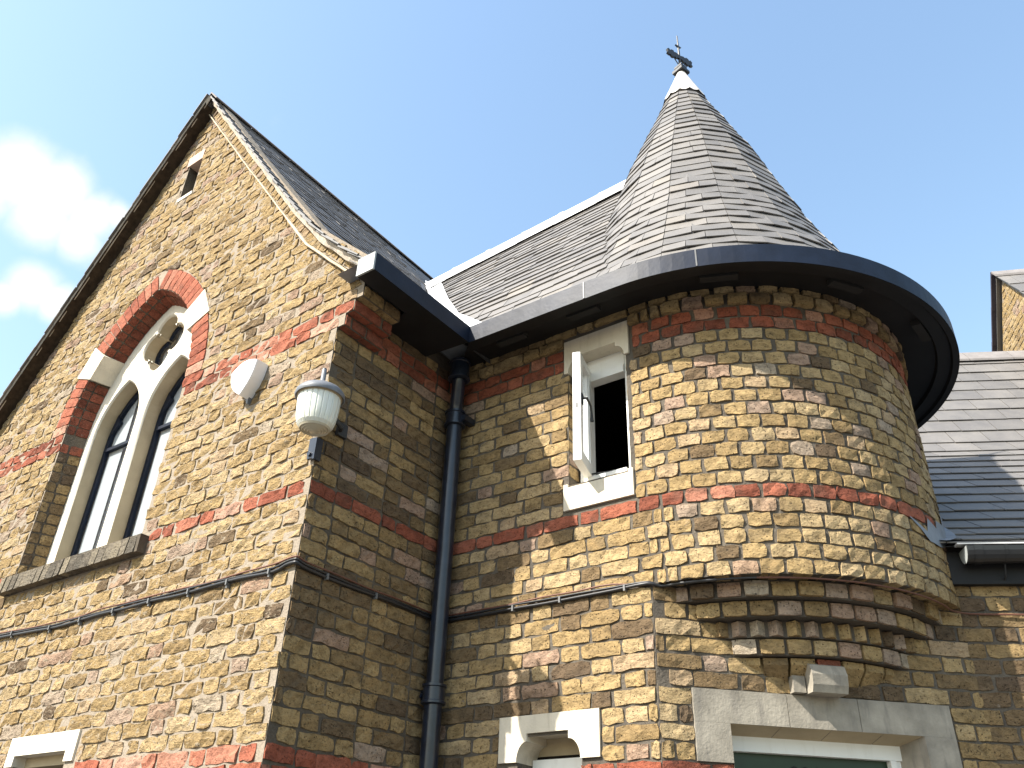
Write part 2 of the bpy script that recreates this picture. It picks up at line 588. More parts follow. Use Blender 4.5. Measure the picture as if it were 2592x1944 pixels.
# ------------------------------------------------------------------ brick laying
class Layer:
    """collects the bricks of one building; the largest in view become objects, the rest one joined part per wall"""

    def __init__(s):
        s.items = []
        s.lib = {}

    def add(s, wall, fr, q, material, tone, proud=0.006, rough=0.004, back=-0.012, plain=True, rag=0.003, name='brick'):
        s.items.append(dict(wall=wall, fr=fr, q=q, m=material, t=tone, p=proud, r=rough, b=back, plain=plain, rag=rag, name=name))

    def geom(s, q, rnd, proud, rough, back, rag, nx=None):
        """brick in (u, v, w); q = four corners anticlockwise from lower left"""
        L = max(abs(q[1][0] - q[0][0]), abs(q[2][0] - q[3][0]), abs(q[3][1] - q[0][1]) * 0.5)
        if nx is None:
            nx = 5 if L > 0.15 else 3
        nz = 2
        V, F = [], []

        def bil(a, c):
            lo = (q[0][0] + (q[1][0] - q[0][0]) * a, q[0][1] + (q[1][1] - q[0][1]) * a)
            hi = (q[3][0] + (q[2][0] - q[3][0]) * a, q[3][1] + (q[2][1] - q[3][1]) * a)
            return lo[0] + (hi[0] - lo[0]) * c, lo[1] + (hi[1] - lo[1]) * c
        tilt = rnd.uniform(-1, 1) * rough * 0.6
        for j in range(nz + 1):
            for i in range(nx + 1):
                u, v = bil(i / nx, j / nz)
                edge = (i in (0, nx)) + (j in (0, nz))
                if edge:
                    u += rnd.uniform(-rag, rag)
                    v += rnd.uniform(-rag, rag)
                w = proud + rnd.uniform(-1, 1) * rough + tilt * (i / nx - 0.5)
                if edge:
                    w = w * 0.85 + 0.0003
                if edge == 2:
                    cu, cv = bil(0.5, 0.5)
                    k = 0.0022
                    u += k if u < cu else -k
                    v += k if v < cv else -k
                    w -= 0.001
                V.append((u, v, w))
        for j in range(nz):
            for i in range(nx):
                a = j * (nx + 1) + i
                F.append((a, a + 1, a + nx + 2, a + nx + 1))
        ring = [i for i in range(nx + 1)] + [j * (nx + 1) + nx for j in range(1, nz + 1)] + \
               [nz * (nx + 1) + i for i in range(nx - 1, -1, -1)] + [j * (nx + 1) for j in range(nz - 1, 0, -1)]
        b0 = len(V)
        for r_ in ring:
            V.append((V[r_][0], V[r_][1], back))
        n = len(ring)
        for k in range(n):
            F.append((ring[(k + 1) % n], ring[k], b0 + k, b0 + (k + 1) % n))
        return V, F

    def variant(s, key, L, H, args, m):
        """a shared brick mesh, in its own (x, depth, z) space"""
        if key not in s.lib:
            rnd = random.Random(hash(key) % 99991)
            V, F = s.geom([(-L / 2, -H / 2), (L / 2, -H / 2), (L / 2, H / 2), (-L / 2, H / 2)], rnd, *args)
            me = bpy.data.meshes.new('brick')
            me.from_pydata([(u, -w, v) for u, v, w in V], [], F)
            me.materials.append(m)
            s.lib[key] = me
        return s.lib[key]

    def finish(s, limit=300):
        scored = []
        for k, it in enumerate(s.items):
            q = it['q']
            P = [project(it['fr'](u, v, 0.0)) for u, v in q]
            area = 0.0
            if all(P):
                c = (sum(p[0] for p in P) / 4, sum(p[1] for p in P) / 4)
                if -20 < c[0] < 2612 and -20 < c[1] < 1964:
                    area = 0.5 * abs((P[2][0] - P[0][0]) * (P[3][1] - P[1][1]) - (P[3][0] - P[1][0]) * (P[2][1] - P[0][1]))
            scored.append((-area, k))
        scored.sort()
        single = {k for a, k in scored[:limit] if a < -60}
        joined = {}
        for k, it in enumerate(s.items):
            q, fr = it['q'], it['fr']
            rnd = random.Random(k * 7 + 3)
            if k in single:
                rect = abs(q[0][0] - q[3][0]) < 1e-6 and abs(q[1][0] - q[2][0]) < 1e-6 and abs(q[0][1] - q[1][1]) < 1e-6 and abs(q[2][1] - q[3][1]) < 1e-6 and it['plain']
                cu = sum(p[0] for p in q) / 4
                cv = sum(p[1] for p in q) / 4
                o0 = fr(cu, cv, 0)
                nrm = (fr(cu, cv, 1) - o0).normalized()
                ud = (fr(cu + 1e-4, cv, 0) - fr(cu - 1e-4, cv, 0)).normalized()
                args = (it['p'], it['r'], it['b'], it['rag'])
                if rect:
                    L, H = q[1][0] - q[0][0], q[3][1] - q[0][1]
                    nom = 0.213 if L > 0.15 else 0.105
                    nm = (round(nom, 3), it['m'].name, args, rnd.randrange(9), round(H, 2))
                    me = s.variant(nm, nom, H, args, it['m'])
                    sx = L / nom
                else:
                    V, F = s.geom([(u - cu, v - cv) for u, v in q], rnd, *args)
                    me = bpy.data.meshes.new('brick')
                    me.from_pydata([(u, -w, v) for u, v, w in V], [], F)
                    me.materials.append(it['m'])
                    sx = 1.0
                o = bpy.data.objects.new(it['name'], me)
                COL.objects.link(o)
                child(o, it['wall'])
                vd = (fr(cu, cv + 1e-4, 0) - fr(cu, cv - 1e-4, 0)).normalized()
                o.matrix_basis = Matrix(((ud.x * sx, -nrm.x, vd.x, o0.x), (ud.y * sx, -nrm.y, vd.y, o0.y), (ud.z * sx, -nrm.z, vd.z, o0.z), (0, 0, 0, 1)))
                o['tone'] = it['t']
            else:
                V, F = s.geom(q, rnd, it['p'], it['r'], it['b'], it['rag'])
                J = joined.setdefault((it['wall'].name, it['wall']), ([], [], [], [], []))
                b0 = len(J[0])
                J[0].extend(tuple(fr(u, v, w)) for u, v, w in V)
                J[1].extend(tuple(b0 + i for i in f) for f in F)
                if it['m'] not in J[4]:
                    J[4].append(it['m'])
                J[2].extend([it['t']] * len(F))
                J[3].extend([J[4].index(it['m'])] * len(F))
        for (nm, wall), J in joined.items():
            me = bpy.data.meshes.new('brickwork')
            me.from_pydata(J[0], [], J[1])
            for m_ in J[4]:
                me.materials.append(m_)
            a = me.attributes.new('tone', 'FLOAT', 'FACE')
            a.data.foreach_set('value', J[2])
            me.polygons.foreach_set('material_index', J[3])
            o = bpy.data.objects.new('brickwork', me)
            COL.objects.link(o)
            child(o, wall)
            o['kind'] = 'stuff'


RB = random.Random(5)


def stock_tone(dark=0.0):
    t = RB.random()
    if dark > 0.5:  # side wing wall: the turret's shade put into darker brick tones
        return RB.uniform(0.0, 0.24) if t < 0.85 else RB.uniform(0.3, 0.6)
    if dark > 0.25:                     # shaded side wall: its shade put into browner bricks all over
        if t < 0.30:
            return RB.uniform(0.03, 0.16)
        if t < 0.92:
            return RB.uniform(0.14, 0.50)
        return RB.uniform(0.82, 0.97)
    if t < 0.06 + dark:
        return RB.uniform(0.04, 0.20)
    if t < 0.90:
        return min(0.78, max(0.24, RB.gauss(0.52, 0.15)))
    return RB.uniform(0.82, 1.0)


def lay_course(L, wall, fr, k, spans, stock, reds, bond='flemish', phase=0.0, joint=0.012, dark=0.0, proud=0.006, rough=0.004, rag=0.003, zadj=0.0, back=-0.012):
    """spans: list of (u0 at bed, u0 at top, u1 at bed, u1 at top)"""
    z0, z1 = bed(k) + zadj, top(k) + zadj
    for a0, a1, b0, b1 in spans:
        lo, hi = min(a0, a1), max(b0, b1)
        if hi - lo < 0.03:
            continue
        if hi - lo < 0.2:
            md = lo + (hi - lo) * (0.42 if k % 4 == 1 else 0.58)
            cuts = [(lo, hi)] if k % 2 == 0 else [(lo, md - joint / 2), (md + joint / 2, hi)]
        # bond grid
        elif bond == 'flemish':
            pitch = 0.213 + 0.105 + 2 * joint
            start = math.floor((lo - phase) / pitch) * pitch + phase + (pitch / 2 if k % 2 else 0) - pitch
            cuts, u, i = [], start, 0
            while u < hi + pitch:
                ln = 0.213 if i % 2 == 0 else 0.105
                ln += RB.uniform(-0.006, 0.006)
                cuts.append((u, u + ln))
                u += (0.213 if i % 2 == 0 else 0.105) + joint
                i += 1
        else:
            pitch = 0.107 + joint
            start = math.floor((lo - phase) / pitch) * pitch + phase + (pitch / 2 if k % 2 else 0) - pitch
            cuts, u = [], start
            while u < hi + pitch:
                cuts.append((u + RB.uniform(-0.004, 0.004), u + 0.107 + RB.uniform(-0.004, 0.004)))
                u += pitch
        for c0, c1 in cuts:
            l0, l1, r0, r1 = max(c0, a0), max(c0, a1), min(c1, b0), min(c1, b1)
            if max(r0 - l0, r1 - l1) < 0.035:
                continue
            if r0 - l0 < 0.004:
                r0 = l0 + 0.004
            if r1 - l1 < 0.004:
                r1 = l1 + 0.004
            dz0, dz1 = RB.uniform(-0.002, 0.002), RB.uniform(-0.002, 0.002)
            red = reds(k, (l0 + r0) / 2)
            if red:
                m_, t = M['red'], (RB.uniform(0.05, 0.85) if RB.random() < red else RB.uniform(0.86, 1.0))
            else:
                m_, t = stock, stock_tone(dark)
            L.add(wall, fr, [(l0, z0 + dz0), (r0, z0 + dz0), (r1, z1 + dz1), (l1, z1 + dz1)], m_, t,
                  proud=proud + RB.uniform(-0.002, 0.003), rough=rough, rag=rag, back=back)


def cutspans(lo, hi, cuts):
    """[lo, hi] less the (u0 bed, u0 top, u1 bed, u1 top) holes in cuts"""
    out, cur = [], lo
    for c in sorted(cuts, key=lambda c: c[0]):
        out.append((cur[0], cur[1], c[0], c[1]))
        cur = (c[2], c[3])
    out.append((cur[0], cur[1], hi[0], hi[1]))
    return [s for s in out if max(s[2] - s[0], s[3] - s[1]) > 0.03]


def red_bands(k, u):
    if k in (0, 13, 14):
        return 0.85
    if k in (-16, -17):
        return 0.6
    return 0


# ------------------------------------------------------------------ ground (below the frame, it bounces the daylight)
m_, nt_, b_ = mat('pavement_concrete')
pos_ = world_pos(nt_)
nt_.links.new(mixc(nt_, maprange(nt_, noise(nt_, pos_, 1.2, 6, 0.6).outputs['Fac'], 0.3, 0.7), (0.07, 0.066, 0.06), (0.11, 0.10, 0.09)), b_.inputs['Base Color'])
b_.inputs['Roughness'].default_value = 0.9
M['paving'] = m_
m_, nt_, b_ = mat('asphalt')
pos_ = world_pos(nt_)
nt_.links.new(mixc(nt_, noise(nt_, pos_, 40, 5, 0.7).outputs['Fac'], (0.035, 0.035, 0.036), (0.07, 0.07, 0.07)), b_.inputs['Base Color'])
b_.inputs['Roughness'].default_value = 0.9
M['asphalt'] = m_
g = mesh('ground', [(-600, -600, -0.13), (600, -600, -0.13), (600, 600, -0.13), (-600, 600, -0.13)], [(0, 1, 2, 3)], M['asphalt'])
g['kind'] = 'structure'
mb = MB()
mb.box(-30, 30, -4.2, 30, -0.6, 0.0)
pv = mb.build('pavement', M['paving'])
pv['kind'] = 'structure'

# =================================================================== GABLE WING
XA = -2.13                       # middle of the gable
PROF_R = [(-2.10, 7.565), (-0.52, 5.43), (-0.216, 5.064), (0.06, 4.79), (0.275, 4.60)]     # right slope, top of slates at the verge
SLL = 1.38


def roof_z(x):
    if x >= -2.10:
        for (x0, z0), (x1, z1) in zip(PROF_R, PROF_R[1:]):
            if x <= x1:
                return z0 + (z1 - z0) * (x - x0) / (x1 - x0)
        return PROF_R[-1][1]
    return 7.565 - SLL * (-2.10 - x)


RAKE_R = [(-2.185, 7.46), (-1.424, 6.439), (-0.393, 5.084), (0.158, 4.571)]     # lower edge of the verge band on the wall
RAKE_L = [(-2.185, 7.46), (-3.25, 5.95), (-4.05, 4.86), (-4.75, 3.95)]


def rake_u(z, right=True):
    P = RAKE_R if right else RAKE_L
    if z >= P[0][1]:
        return P[0][0]
    for (x0, z0), (x1, z1) in zip(P, P[1:]):
        if z >= z1:
            return x0 + (x1 - x0) * (z - z0) / (z1 - z0)
    return P[-1][0]


gable = thing('gable_wing', 'tall gabled wing of yellow stock brick with a pointed two-light church window', 'building', (-2.1, 0, 0))
# gothic opening
GW = 0.7075                      # half width
GX = -2.1225
GZ = 4.45                        # springing
GS = 3.36                        # top of sill
RI = 1.10                        # intrados radius


def arch_pts(hw, r, cx, zs, n=14, full=True):
    """pointed arch from the right springing over the apex to the left one"""
    c = r - hw
    th = math.acos(c / r)
    pts = [(cx - c + r * math.cos(th * i / n), zs + r * math.sin(th * i / n)) for i in range(n + 1)]
    left = [(2 * cx - x, z) for x, z in reversed(pts[:-1])]
    return pts + left


def arch_half(z, hw, r, zs):
    if z <= zs:
        return hw
    d = r * r - (z - zs) ** 2
    if d <= 0:
        return 0.0
    return max(0.0, math.sqrt(d) - (r - hw))


RO = RI + 0.172                  # extrados
HWO = GW + 0.172
SLIT = (-2.262, -2.088, 6.47, 6.962)
BLW = (-2.14, -1.465, 2.318)     # lintel stone of the ground floor window: x0, x1, top
WX0 = -4.78

# wall body (mortar): the outline with its openings
out = [(WX0, 0.0), (0.0, 0.0), (0.0, bed(13)), (0.055, bed(13)), (0.055, bed(14)), (0.115, bed(14)), (0.115, bed(15)), (0.17, bed(15)), (0.17, 4.56)] + \
      [(x, z) for x, z in reversed(RAKE_R[:3])] + RAKE_L[1:3] + [(WX0, RAKE_L[3][1] - 0.03)]
hole1 = [(GX - GW, GS), (GX + GW, GS)] + arch_pts(GW, RI, GX, GZ)
hole1 = [hole1[0], hole1[1]] + arch_pts(GW, RI, GX, GZ)
hole2 = [(SLIT[0], SLIT[2]), (SLIT[1], SLIT[2]), (SLIT[1], 6.85), (SLIT[0], 6.85)]
hole3 = [(-2.06, 1.0), (-1.547, 1.0), (-1.547, 2.222), (-2.06, 2.222)]


def plate(name, fr, outer, holes, w, material, parent):
    polys = [[Vector((u, v, 0)) for u, v in p] for p in [outer] + holes]
    flat = [p for poly in polys for p in poly]
    tris = tessellate_polygon(polys)
    o = mesh(name, [fr(p.x, p.y, w) for p in flat], [tuple(t) for t in tris], material, parent)
    bm = bmesh.new()
    bm.from_mesh(o.data)
    bmesh.ops.recalc_face_normals(bm, faces=bm.faces)
    bm.to_mesh(o.data)
    bm.free()
    return o


front = plate('front_wall', FA, out, [hole1, hole2, hole3], 0.0, M['mortar_a'], gable)
LG = Layer()
for k in range(-28, 54):
    z0, z1 = bed(k), top(k)
    if z1 > 7.36:
        break
    rt = [(0.0 - 0.004,) * 2, (0.052,) * 2, (0.112,) * 2, (0.165,) * 2][max(0, min(3, k - 12))] if k <= 15 else None
    if rt is None:
        rt = (rake_u(z0) - 0.008, rake_u(z1) - 0.008)
    lf = (max(WX0, rake_u(z0, False) + 0.01), max(WX0, rake_u(z1, False) + 0.01)) if z1 > 3.95 else (WX0, WX0)
    cuts = []
    if z1 > GS - 0.13 and z0 < GS:
        cuts.append((GX - GW - 0.03, GX - GW - 0.03, GX + GW + 0.09, GX + GW + 0.09))
    elif z0 >= GS - 0.02 and z1 < GZ:
        cuts.append((GX - GW, GX - GW, GX + GW, GX + GW))
    elif z1 >= GZ and z0 < GZ + 1.25:
        h0, h1 = arch_half(z0, HWO, RO, GZ), arch_half(z1, HWO, RO, GZ)
        if h0 > 0 or h1 > 0:
            cuts.append((GX - h0 - 0.008, GX - h1 - 0.008, GX + h0 + 0.008, GX + h1 + 0.008))
    if z1 > SLIT[2] - 0.03 and z0 < SLIT[3]:
        cuts.append((SLIT[0] - 0.012, SLIT[0] - 0.012, SLIT[1] + 0.012, SLIT[1] + 0.012))
    if z0 < BLW[2]:
        cuts.append((BLW[0] - 0.01, BLW[0] - 0.01, BLW[1] + 0.012, BLW[1] + 0.012))
    for sp in cutspans(lf, rt, cuts):
        lay_course(LG, front, FA, k, [sp], M['stock_a'], red_bands, phase=-0.03, joint=0.016, proud=0.005, rough=0.0075, rag=0.006)

# side wall (in shade) and kneeler returns
mb = MB()
mb.quad((0, 0, 0), (0, 3.4, 0), (0, 3.4, 4.62), (0, 0, 4.62))
side = mb.build('side_wall', M['mortar_b'], gable)
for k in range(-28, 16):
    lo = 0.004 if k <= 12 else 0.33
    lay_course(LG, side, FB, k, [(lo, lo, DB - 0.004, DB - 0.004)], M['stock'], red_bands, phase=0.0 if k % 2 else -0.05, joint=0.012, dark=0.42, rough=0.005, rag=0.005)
kn = MB()
for i, k in enumerate((13, 14, 15)):
    x1 = (0.055, 0.115, 0.17)[i]
    kn.box(-0.02, x1, 0.004, 0.30, bed(k) - 0.003, bed(k) + CO)
kneeler = kn.build('kneeler', M['mortar_b'], gable)
for i, k in enumerate((13, 14, 15)):
    x1 = (0.055, 0.115, 0.17)[i]
    fr = plane_frame((x1, 0), 0, 1)
    fu = (lambda k_: (lambda u, v, w: Vector((u, v, bed(k_) - 0.003 - w))))(k)
    lay_course(LG, kneeler, fr, k, [(0.003, 0.003, 0.297, 0.297)], M['stock'], lambda k_, u: 0.9 if k_ in (13, 14) else 0, phase=0.0, joint=0.01)
    xs = (0.0, 0.055, 0.115)[i]
    LG.add(kneeler, fu, [(xs + 0.004, 0.15), (x1 - 0.004, 0.15), (x1 - 0.004, 0.295), (xs + 0.004, 0.295)], M['red'] if k < 15 else M['stock'], 0.4, proud=0.002, rough=0.001)
    LG.add(kneeler, fu, [(xs + 0.004, 0.006), (x1 - 0.004, 0.006), (x1 - 0.004, 0.142), (xs + 0.004, 0.142)], M['red'] if k < 15 else M['stock'], 0.5, proud=0.002, rough=0.001)

# verge: band of bricks on edge along the right rake, cement fillet under the slates
rv = MB()


def along(P, step):
    out_, acc_ = [], 0.0
    for (x0, z0), (x1, z1) in zip(P, P[1:]):
        ln = math.hypot(x1 - x0, z1 - z0)
        n = max(1, int(round(ln / step)))
        for i in range(n):
            t0, t1 = i / n, (i + 1) / n
            out_.append(((x0 + (x1 - x0) * t0, z0 + (z1 - z0) * t0), (x0 + (x1 - x0) * t1, z0 + (z1 - z0) * t1)))
    return out_


right_rake = [(-2.17, 7.45)] + RAKE_R[1:]
vw = MB()
for (p0, p1) in along(right_rake, 0.3):
    dx, dz = p1[0] - p0[0], p1[1] - p0[1]
    ln = math.hypot(dx, dz)
    nx_, nz_ = -dz / ln, dx / ln
    h0 = 0.128
    vw.hexa([(p0[0], -0.018, p0[1]), (p1[0], -0.018, p1[1]), (p1[0] + nx_ * h0, -0.018, p1[1] + nz_ * h0), (p0[0] + nx_ * h0, -0.018, p0[1] + nz_ * h0),
             (p0[0], 0.10, p0[1]), (p1[0], 0.10, p1[1]), (p1[0] + nx_ * h0, 0.10, p1[1] + nz_ * h0), (p0[0] + nx_ * h0, 0.10, p0[1] + nz_ * h0)])
verge = vw.build('verge', M['mortar_a'], gable)
FV = plane_frame((0, -0.018), 1, 0)
for (p0, p1) in along(right_rake, 0.083):
    dx, dz = p1[0] - p0[0], p1[1] - p0[1]
    ln = math.hypot(dx, dz)
    tx, tz = dx / ln, dz / ln
    nx_, nz_ = -tz, tx
    a = (p0[0] + tx * 0.008, p0[1] + tz * 0.008)
    c = (p1[0] - tx * 0.008, p1[1] - tz * 0.008)
    h0, h1 = 0.006, 0.105 + RB.uniform(-0.012, 0.008)
    LG.add(verge, FV, [(a[0] + nx_ * h0, a[1] + nz_ * h0), (c[0] + nx_ * h0, c[1] + nz_ * h0), (c[0] + nx_ * h1, c[1] + nz_ * h1), (a[0] + nx_ * h1, a[1] + nz_ * h1)],
           M['stock_a'], stock_tone(), proud=0.007, rough=0.006, plain=False, rag=0.006)
LG.finish(300)

# left verge: oversailing course with a dark soffit
lv = MB()
zl = lambda x: 7.565 - SLL * (-2.10 - x) - 0.058
for i in range(10):
    x0, x1 = -2.13 - i * 0.27, -2.13 - (i + 1) * 0.27
    lv.hexa([(x0, -0.107, zl(x0) - 0.012), (x1, -0.107, zl(x1) - 0.012), (x1, -0.107, zl(x1) + 0.012), (x0, -0.107, zl(x0) + 0.012), (x0, 0.08, zl(x0) - 0.03), (x1, 0.08, zl(x1) - 0.03), (x1, 0.08, zl(x1) + 0.012), (x0, 0.08, zl(x0) + 0.012)])
lvo = lv.build('oversailing_course', M['undercloak'], gable)
# rough cement bedding under the slate edges, both sides
for sgn, P, wd, nm in ((1, PROF_R, 0.030, 'cement_fillet'), (-1, [(-2.10, 7.565), (-4.9, 7.565 - 2.8 * SLL)], 0.014, 'cement_fillet')):
    cf = MB()
    rr = random.Random(8)
    segs = along(P, 0.09)
    pr = None
    for (p0, p1) in segs:
        d0 = 0.0 if pr is None else pr
        d1 = rr.uniform(-0.006, 0.007)
        pr = d1
        yb = -0.075 if sgn > 0 else -0.115
        yk = 0.10 if sgn > 0 else -0.09
        cf.hexa([(p0[0], yb, p0[1] - 0.030), (p1[0], yb, p1[1] - 0.030), (p1[0] - 0.02 * sgn, yb + 0.02, p1[1] - 0.030 - wd + d1), (p0[0] - 0.02 * sgn, yb + 0.02, p0[1] - 0.030 - wd + d0),
                 (p0[0], yk, p0[1] - 0.030), (p1[0], yk, p1[1] - 0.030), (p1[0] - 0.02 * sgn, yk, p1[1] - 0.030 - wd + d1), (p0[0] - 0.02 * sgn, yk, p0[1] - 0.030 - wd + d0)])
    cf.build(nm, M['cement'], gable)
# brick and stone reveal under the slit
mb = MB()
mb.box(SLIT[0], SLIT[1], 0.10, 0.16, SLIT[2], 6.86)
slit_back = mb.build('vent_slit', M['mortar_b'], gable)
for i in range(5):
    b_ = MB()
    z = SLIT[2] + 0.006 + i * 0.0762
    b_.box(SLIT[0] + 0.006 + 0.01 * (i % 2), SLIT[1] - 0.012, 0.088 + 0.006 * (i % 3), 0.11, z, z + 0.064)
    o = b_.build('brick', M['stock'], slit_back)
    o['tone'] = 0.04 + 0.03 * (i % 3)
mb = MB()
mb.box(SLIT[0] - 0.03, SLIT[1] + 0.01, -0.010, 0.12, 6.85, 6.962)
mb.build('lintel', M['stone_pink'], slit_back)
mb = MB()
mb.box(SLIT[0] - 0.008, SLIT[1] + 0.012, -0.012, 0.12, 6.438, SLIT[2])
mb.build('sill', M['stone_white'], slit_back)
mb = MB()
for x, s in ((SLIT[0], 1), (SLIT[1], -1)):
    mb.box(min(x, x - s * 0.02), max(x, x - s * 0.02), 0.001, 0.13, SLIT[2], 6.85)
mb.build('reveal', M['mortar_b'], slit_back)

# roof of the gable wing: battens' plane, slates on the right slope, ridge
RY1 = 4.6
VAL = lambda z: 0.735 + (z - 4.60) / 1.60         # y of the valley line at height z


def ridge_z(y):
    return 7.565 - 0.012 * y


rf = MB()
rs = [(x, z - 0.028) for x, z in PROF_R]
for (x0, z0), (x1, z1) in zip(rs, rs[1:]):
    rf.hexa([(x0, -0.06, z0 - 0.04), (x1, -0.06, z1 - 0.04), (x1, RY1, z1 - 0.04), (x0, RY1, z0 - 0.04), (x0, -0.06, z0), (x1, -0.06, z1), (x1, RY1, z1), (x0, RY1, z0)])
rf.hexa([(-2.10, -0.08, 7.50), (-4.95, -0.08, 7.50 - 2.85 * SLL), (-4.95, RY1, 7.50 - 2.85 * SLL), (-2.10, RY1, 7.50), (-2.10, -0.08, 7.54), (-4.95, -0.08, 7.54 - 2.85 * SLL), (-4.95, RY1, 7.54 - 2.85 * SLL), (-2.10, RY1, 7.54)])
groof = rf.build('gable_roof', M['slate_g'], gable)


def slate_piece(P, t0, t1, back_t):
    """P: lower left, lower right, upper right, upper left on the roof plane; raised by t along its normal"""
    n = (P[1] - P[0]).cross(P[3] - P[0]).normalized()
    top_ = [P[0] + n * t1, P[1] + n * t1, P[2] + n * t0, P[3] + n * t0]
    bot_ = [P[0] + n * (t1 - back_t), P[1] + n * (t1 - back_t), P[2] + n * (t0 - back_t), P[3] + n * (t0 - back_t)]
    return bot_ + top_


class SlateLayer:
    def __init__(s):
        s.items = []

    def add(s, P, tone, t0=0.001, t1=0.012, th=0.007):
        s.items.append((slate_piece([Vector(p) for p in P], t0, t1, th), tone))

    def finish(s, parent, material, limit=300):
        sc_ = []
        for k, (P, t) in enumerate(s.items):
            Q = [project(p) for p in P[4:]]
            a = 0
            if all(Q):
                cx = sum(q[0] for q in Q) / 4
                cy_ = sum(q[1] for q in Q) / 4
                if -20 < cx < 2612 and -20 < cy_ < 1964:
                    a = 0.5 * abs((Q[2][0] - Q[0][0]) * (Q[3][1] - Q[1][1]) - (Q[3][0] - Q[1][0]) * (Q[2][1] - Q[0][1]))
                    nrm = (P[5] - P[4]).cross(P[7] - P[4])
                    if nrm.dot(CP - P[4]) < 0:
                        a = 0
            sc_.append((-a, k))
        sc_.sort()
        single = {k for a, k in sc_[:limit] if a < -50}
        J = MB()
        tones = []
        for k, (P, t) in enumerate(s.items):
            if k in single:
                c = sum((p for p in P), Vector()) / 8
                one = MB()
                one.hexa([p - c for p in P])
                me = bpy.data.meshes.new('slate')
                me.from_pydata(one.v, [], one.f)
                me.materials.append(material)
                o = bpy.data.objects.new('slate', me)
                COL.objects.link(o)
                o['tone'] = t
                child(o, parent)
                o.location = c
            else:
                J.hexa(P)
                tones += [t] * 6
        if J.f:
            me = bpy.data.meshes.new('slates')
            me.from_pydata(J.v, [], J.f)
            me.materials.append(material)
            a = me.attributes.new('tone', 'FLOAT', 'FACE')
            a.data.foreach_set('value', tones)
            o = link('slates', me)
            child(o, parent)
            o['kind'] = 'stuff'


RS = random.Random(21)


def rows_on(profile, g):
    """points along a profile polyline every g, from its lower end"""
    P = list(profile)
    pts, carry = [P[0]], 0.0
    for a, b in zip(P, P[1:]):
        ln = math.hypot(b[0] - a[0], b[1] - a[1])
        d = g - carry
        while d < ln:
            t = d / ln
            pts.append((a[0] + (b[0] - a[0]) * t, a[1] + (b[1] - a[1]) * t))
            d += g
        carry = ln - (d - g)
    pts.append(P[-1])
    return pts


S1 = SlateLayer()
pr = rows_on(list(reversed([(x, z - 0.026) for x, z in PROF_R])), 0.118)
for r in range(len(pr) - 1):
    p0 = pr[r]
    p1 = pr[min(r + 2, len(pr) - 1)]
    ze = p0[1]
    y_end = 4.4 if ze > 6.62 else VAL(ze) + 0.02
    y = -0.10 + RS.uniform(-0.012, 0.012) - (0.11 if r % 2 else 0.0)
    first = True
    while y < y_end - 0.02:
        w = 0.22 + RS.uniform(-0.012, 0.012)
        y0, y1 = max(y, -0.10 + RS.uniform(-0.015, 0.012)), min(y + w - 0.001, y_end)
        if y1 - y0 > 0.03:
            j = RS.uniform(-0.004, 0.004)
            sag = -0.012 * max(0, y0)
            S1.add([(p0[0] + j, y0, p0[1] + sag), (p0[0] + j, y1, p0[1] + sag), (p1[0], y1, p1[1] + sag), (p1[0], y0, p1[1] + sag)], 0.3 + 0.4 * RS.random(), 0.004, 0.017 + RS.uniform(-0.0008, 0.0008), 0.009)
        y += w
S1.finish(groof, M['slate_g'], 300)
# ragged slate edges along the left verge, seen end on
S1b = SlateLayer()
nl = 26
for r in range(nl):
    d0, d1 = r * 0.118, r * 0.118 + 0.22
    ca, sa = math.cos(math.atan(SLL)), math.sin(math.atan(SLL))
    x0, z0 = -2.10 - d1 * ca, 7.54 - d1 * sa
    x1, z1 = -2.10 - d0 * ca, 7.54 - d0 * sa
    for c in range(2):
        y0 = -0.130 + RS.uniform(-0.005, 0.005) + c * 0.22
        S1b.add([(x0, y0 + 0.21, z0), (x0, y0, z0), (x1, y0, z1), (x1, y0 + 0.21, z1)], RS.random(), 0.004, 0.014, 0.010)
S1b.finish(groof, M['slate_g'], 0)
for i in range(10):
    y0, y1 = -0.10 + i * 0.46, -0.10 + (i + 1) * 0.46 - 0.006
    rz0, rz1 = ridge_z(y0) + 0.012, ridge_z(y1) + 0.012
    b_ = MB()
    for s in (1, -1):
        b_.hexa([(-2.10, y0, rz0), (-2.10, y1, rz1), (-2.10 + s * 0.11, y1, rz1 - 0.135), (-2.10 + s * 0.11, y0, rz0 - 0.135),
                 (-2.10, y0, rz0 + 0.018), (-2.10, y1, rz1 + 0.018), (-2.10 + s * 0.122, y1, rz1 - 0.130), (-2.10 + s * 0.122, y0, rz0 - 0.130)])
    b_.build('ridge_tile', M['ridge'], groof)
# cord strung along the foot of the verge
mb = MB()
pts = []
rr = random.Random(3)
for (p0, p1) in along([(-2.17, 7.435)] + RAKE_R[1:3] + [(0.14, 4.575)], 0.12):
    pts.append((p0[0] + rr.uniform(-0.001, 0.001), -0.026, p0[1] - 0.012 + rr.uniform(-0.002, 0.002)))
mb.tube(pts, [0.006 + (0.004 if i > len(pts) - 10 else 0) for i in range(len(pts))], 6)
cord = mb.build('verge_cord', M['cable_cream'])
smooth_angle(cord, 60)
cord['label'] = 'thin cream cord fixed along the right rake of the gable'
cord['category'] = 'cord'

# -------------------------------------------------- gothic window
gwin = MB()
ys = 0.14                         # face of the stone tracery
HS = 0.6525


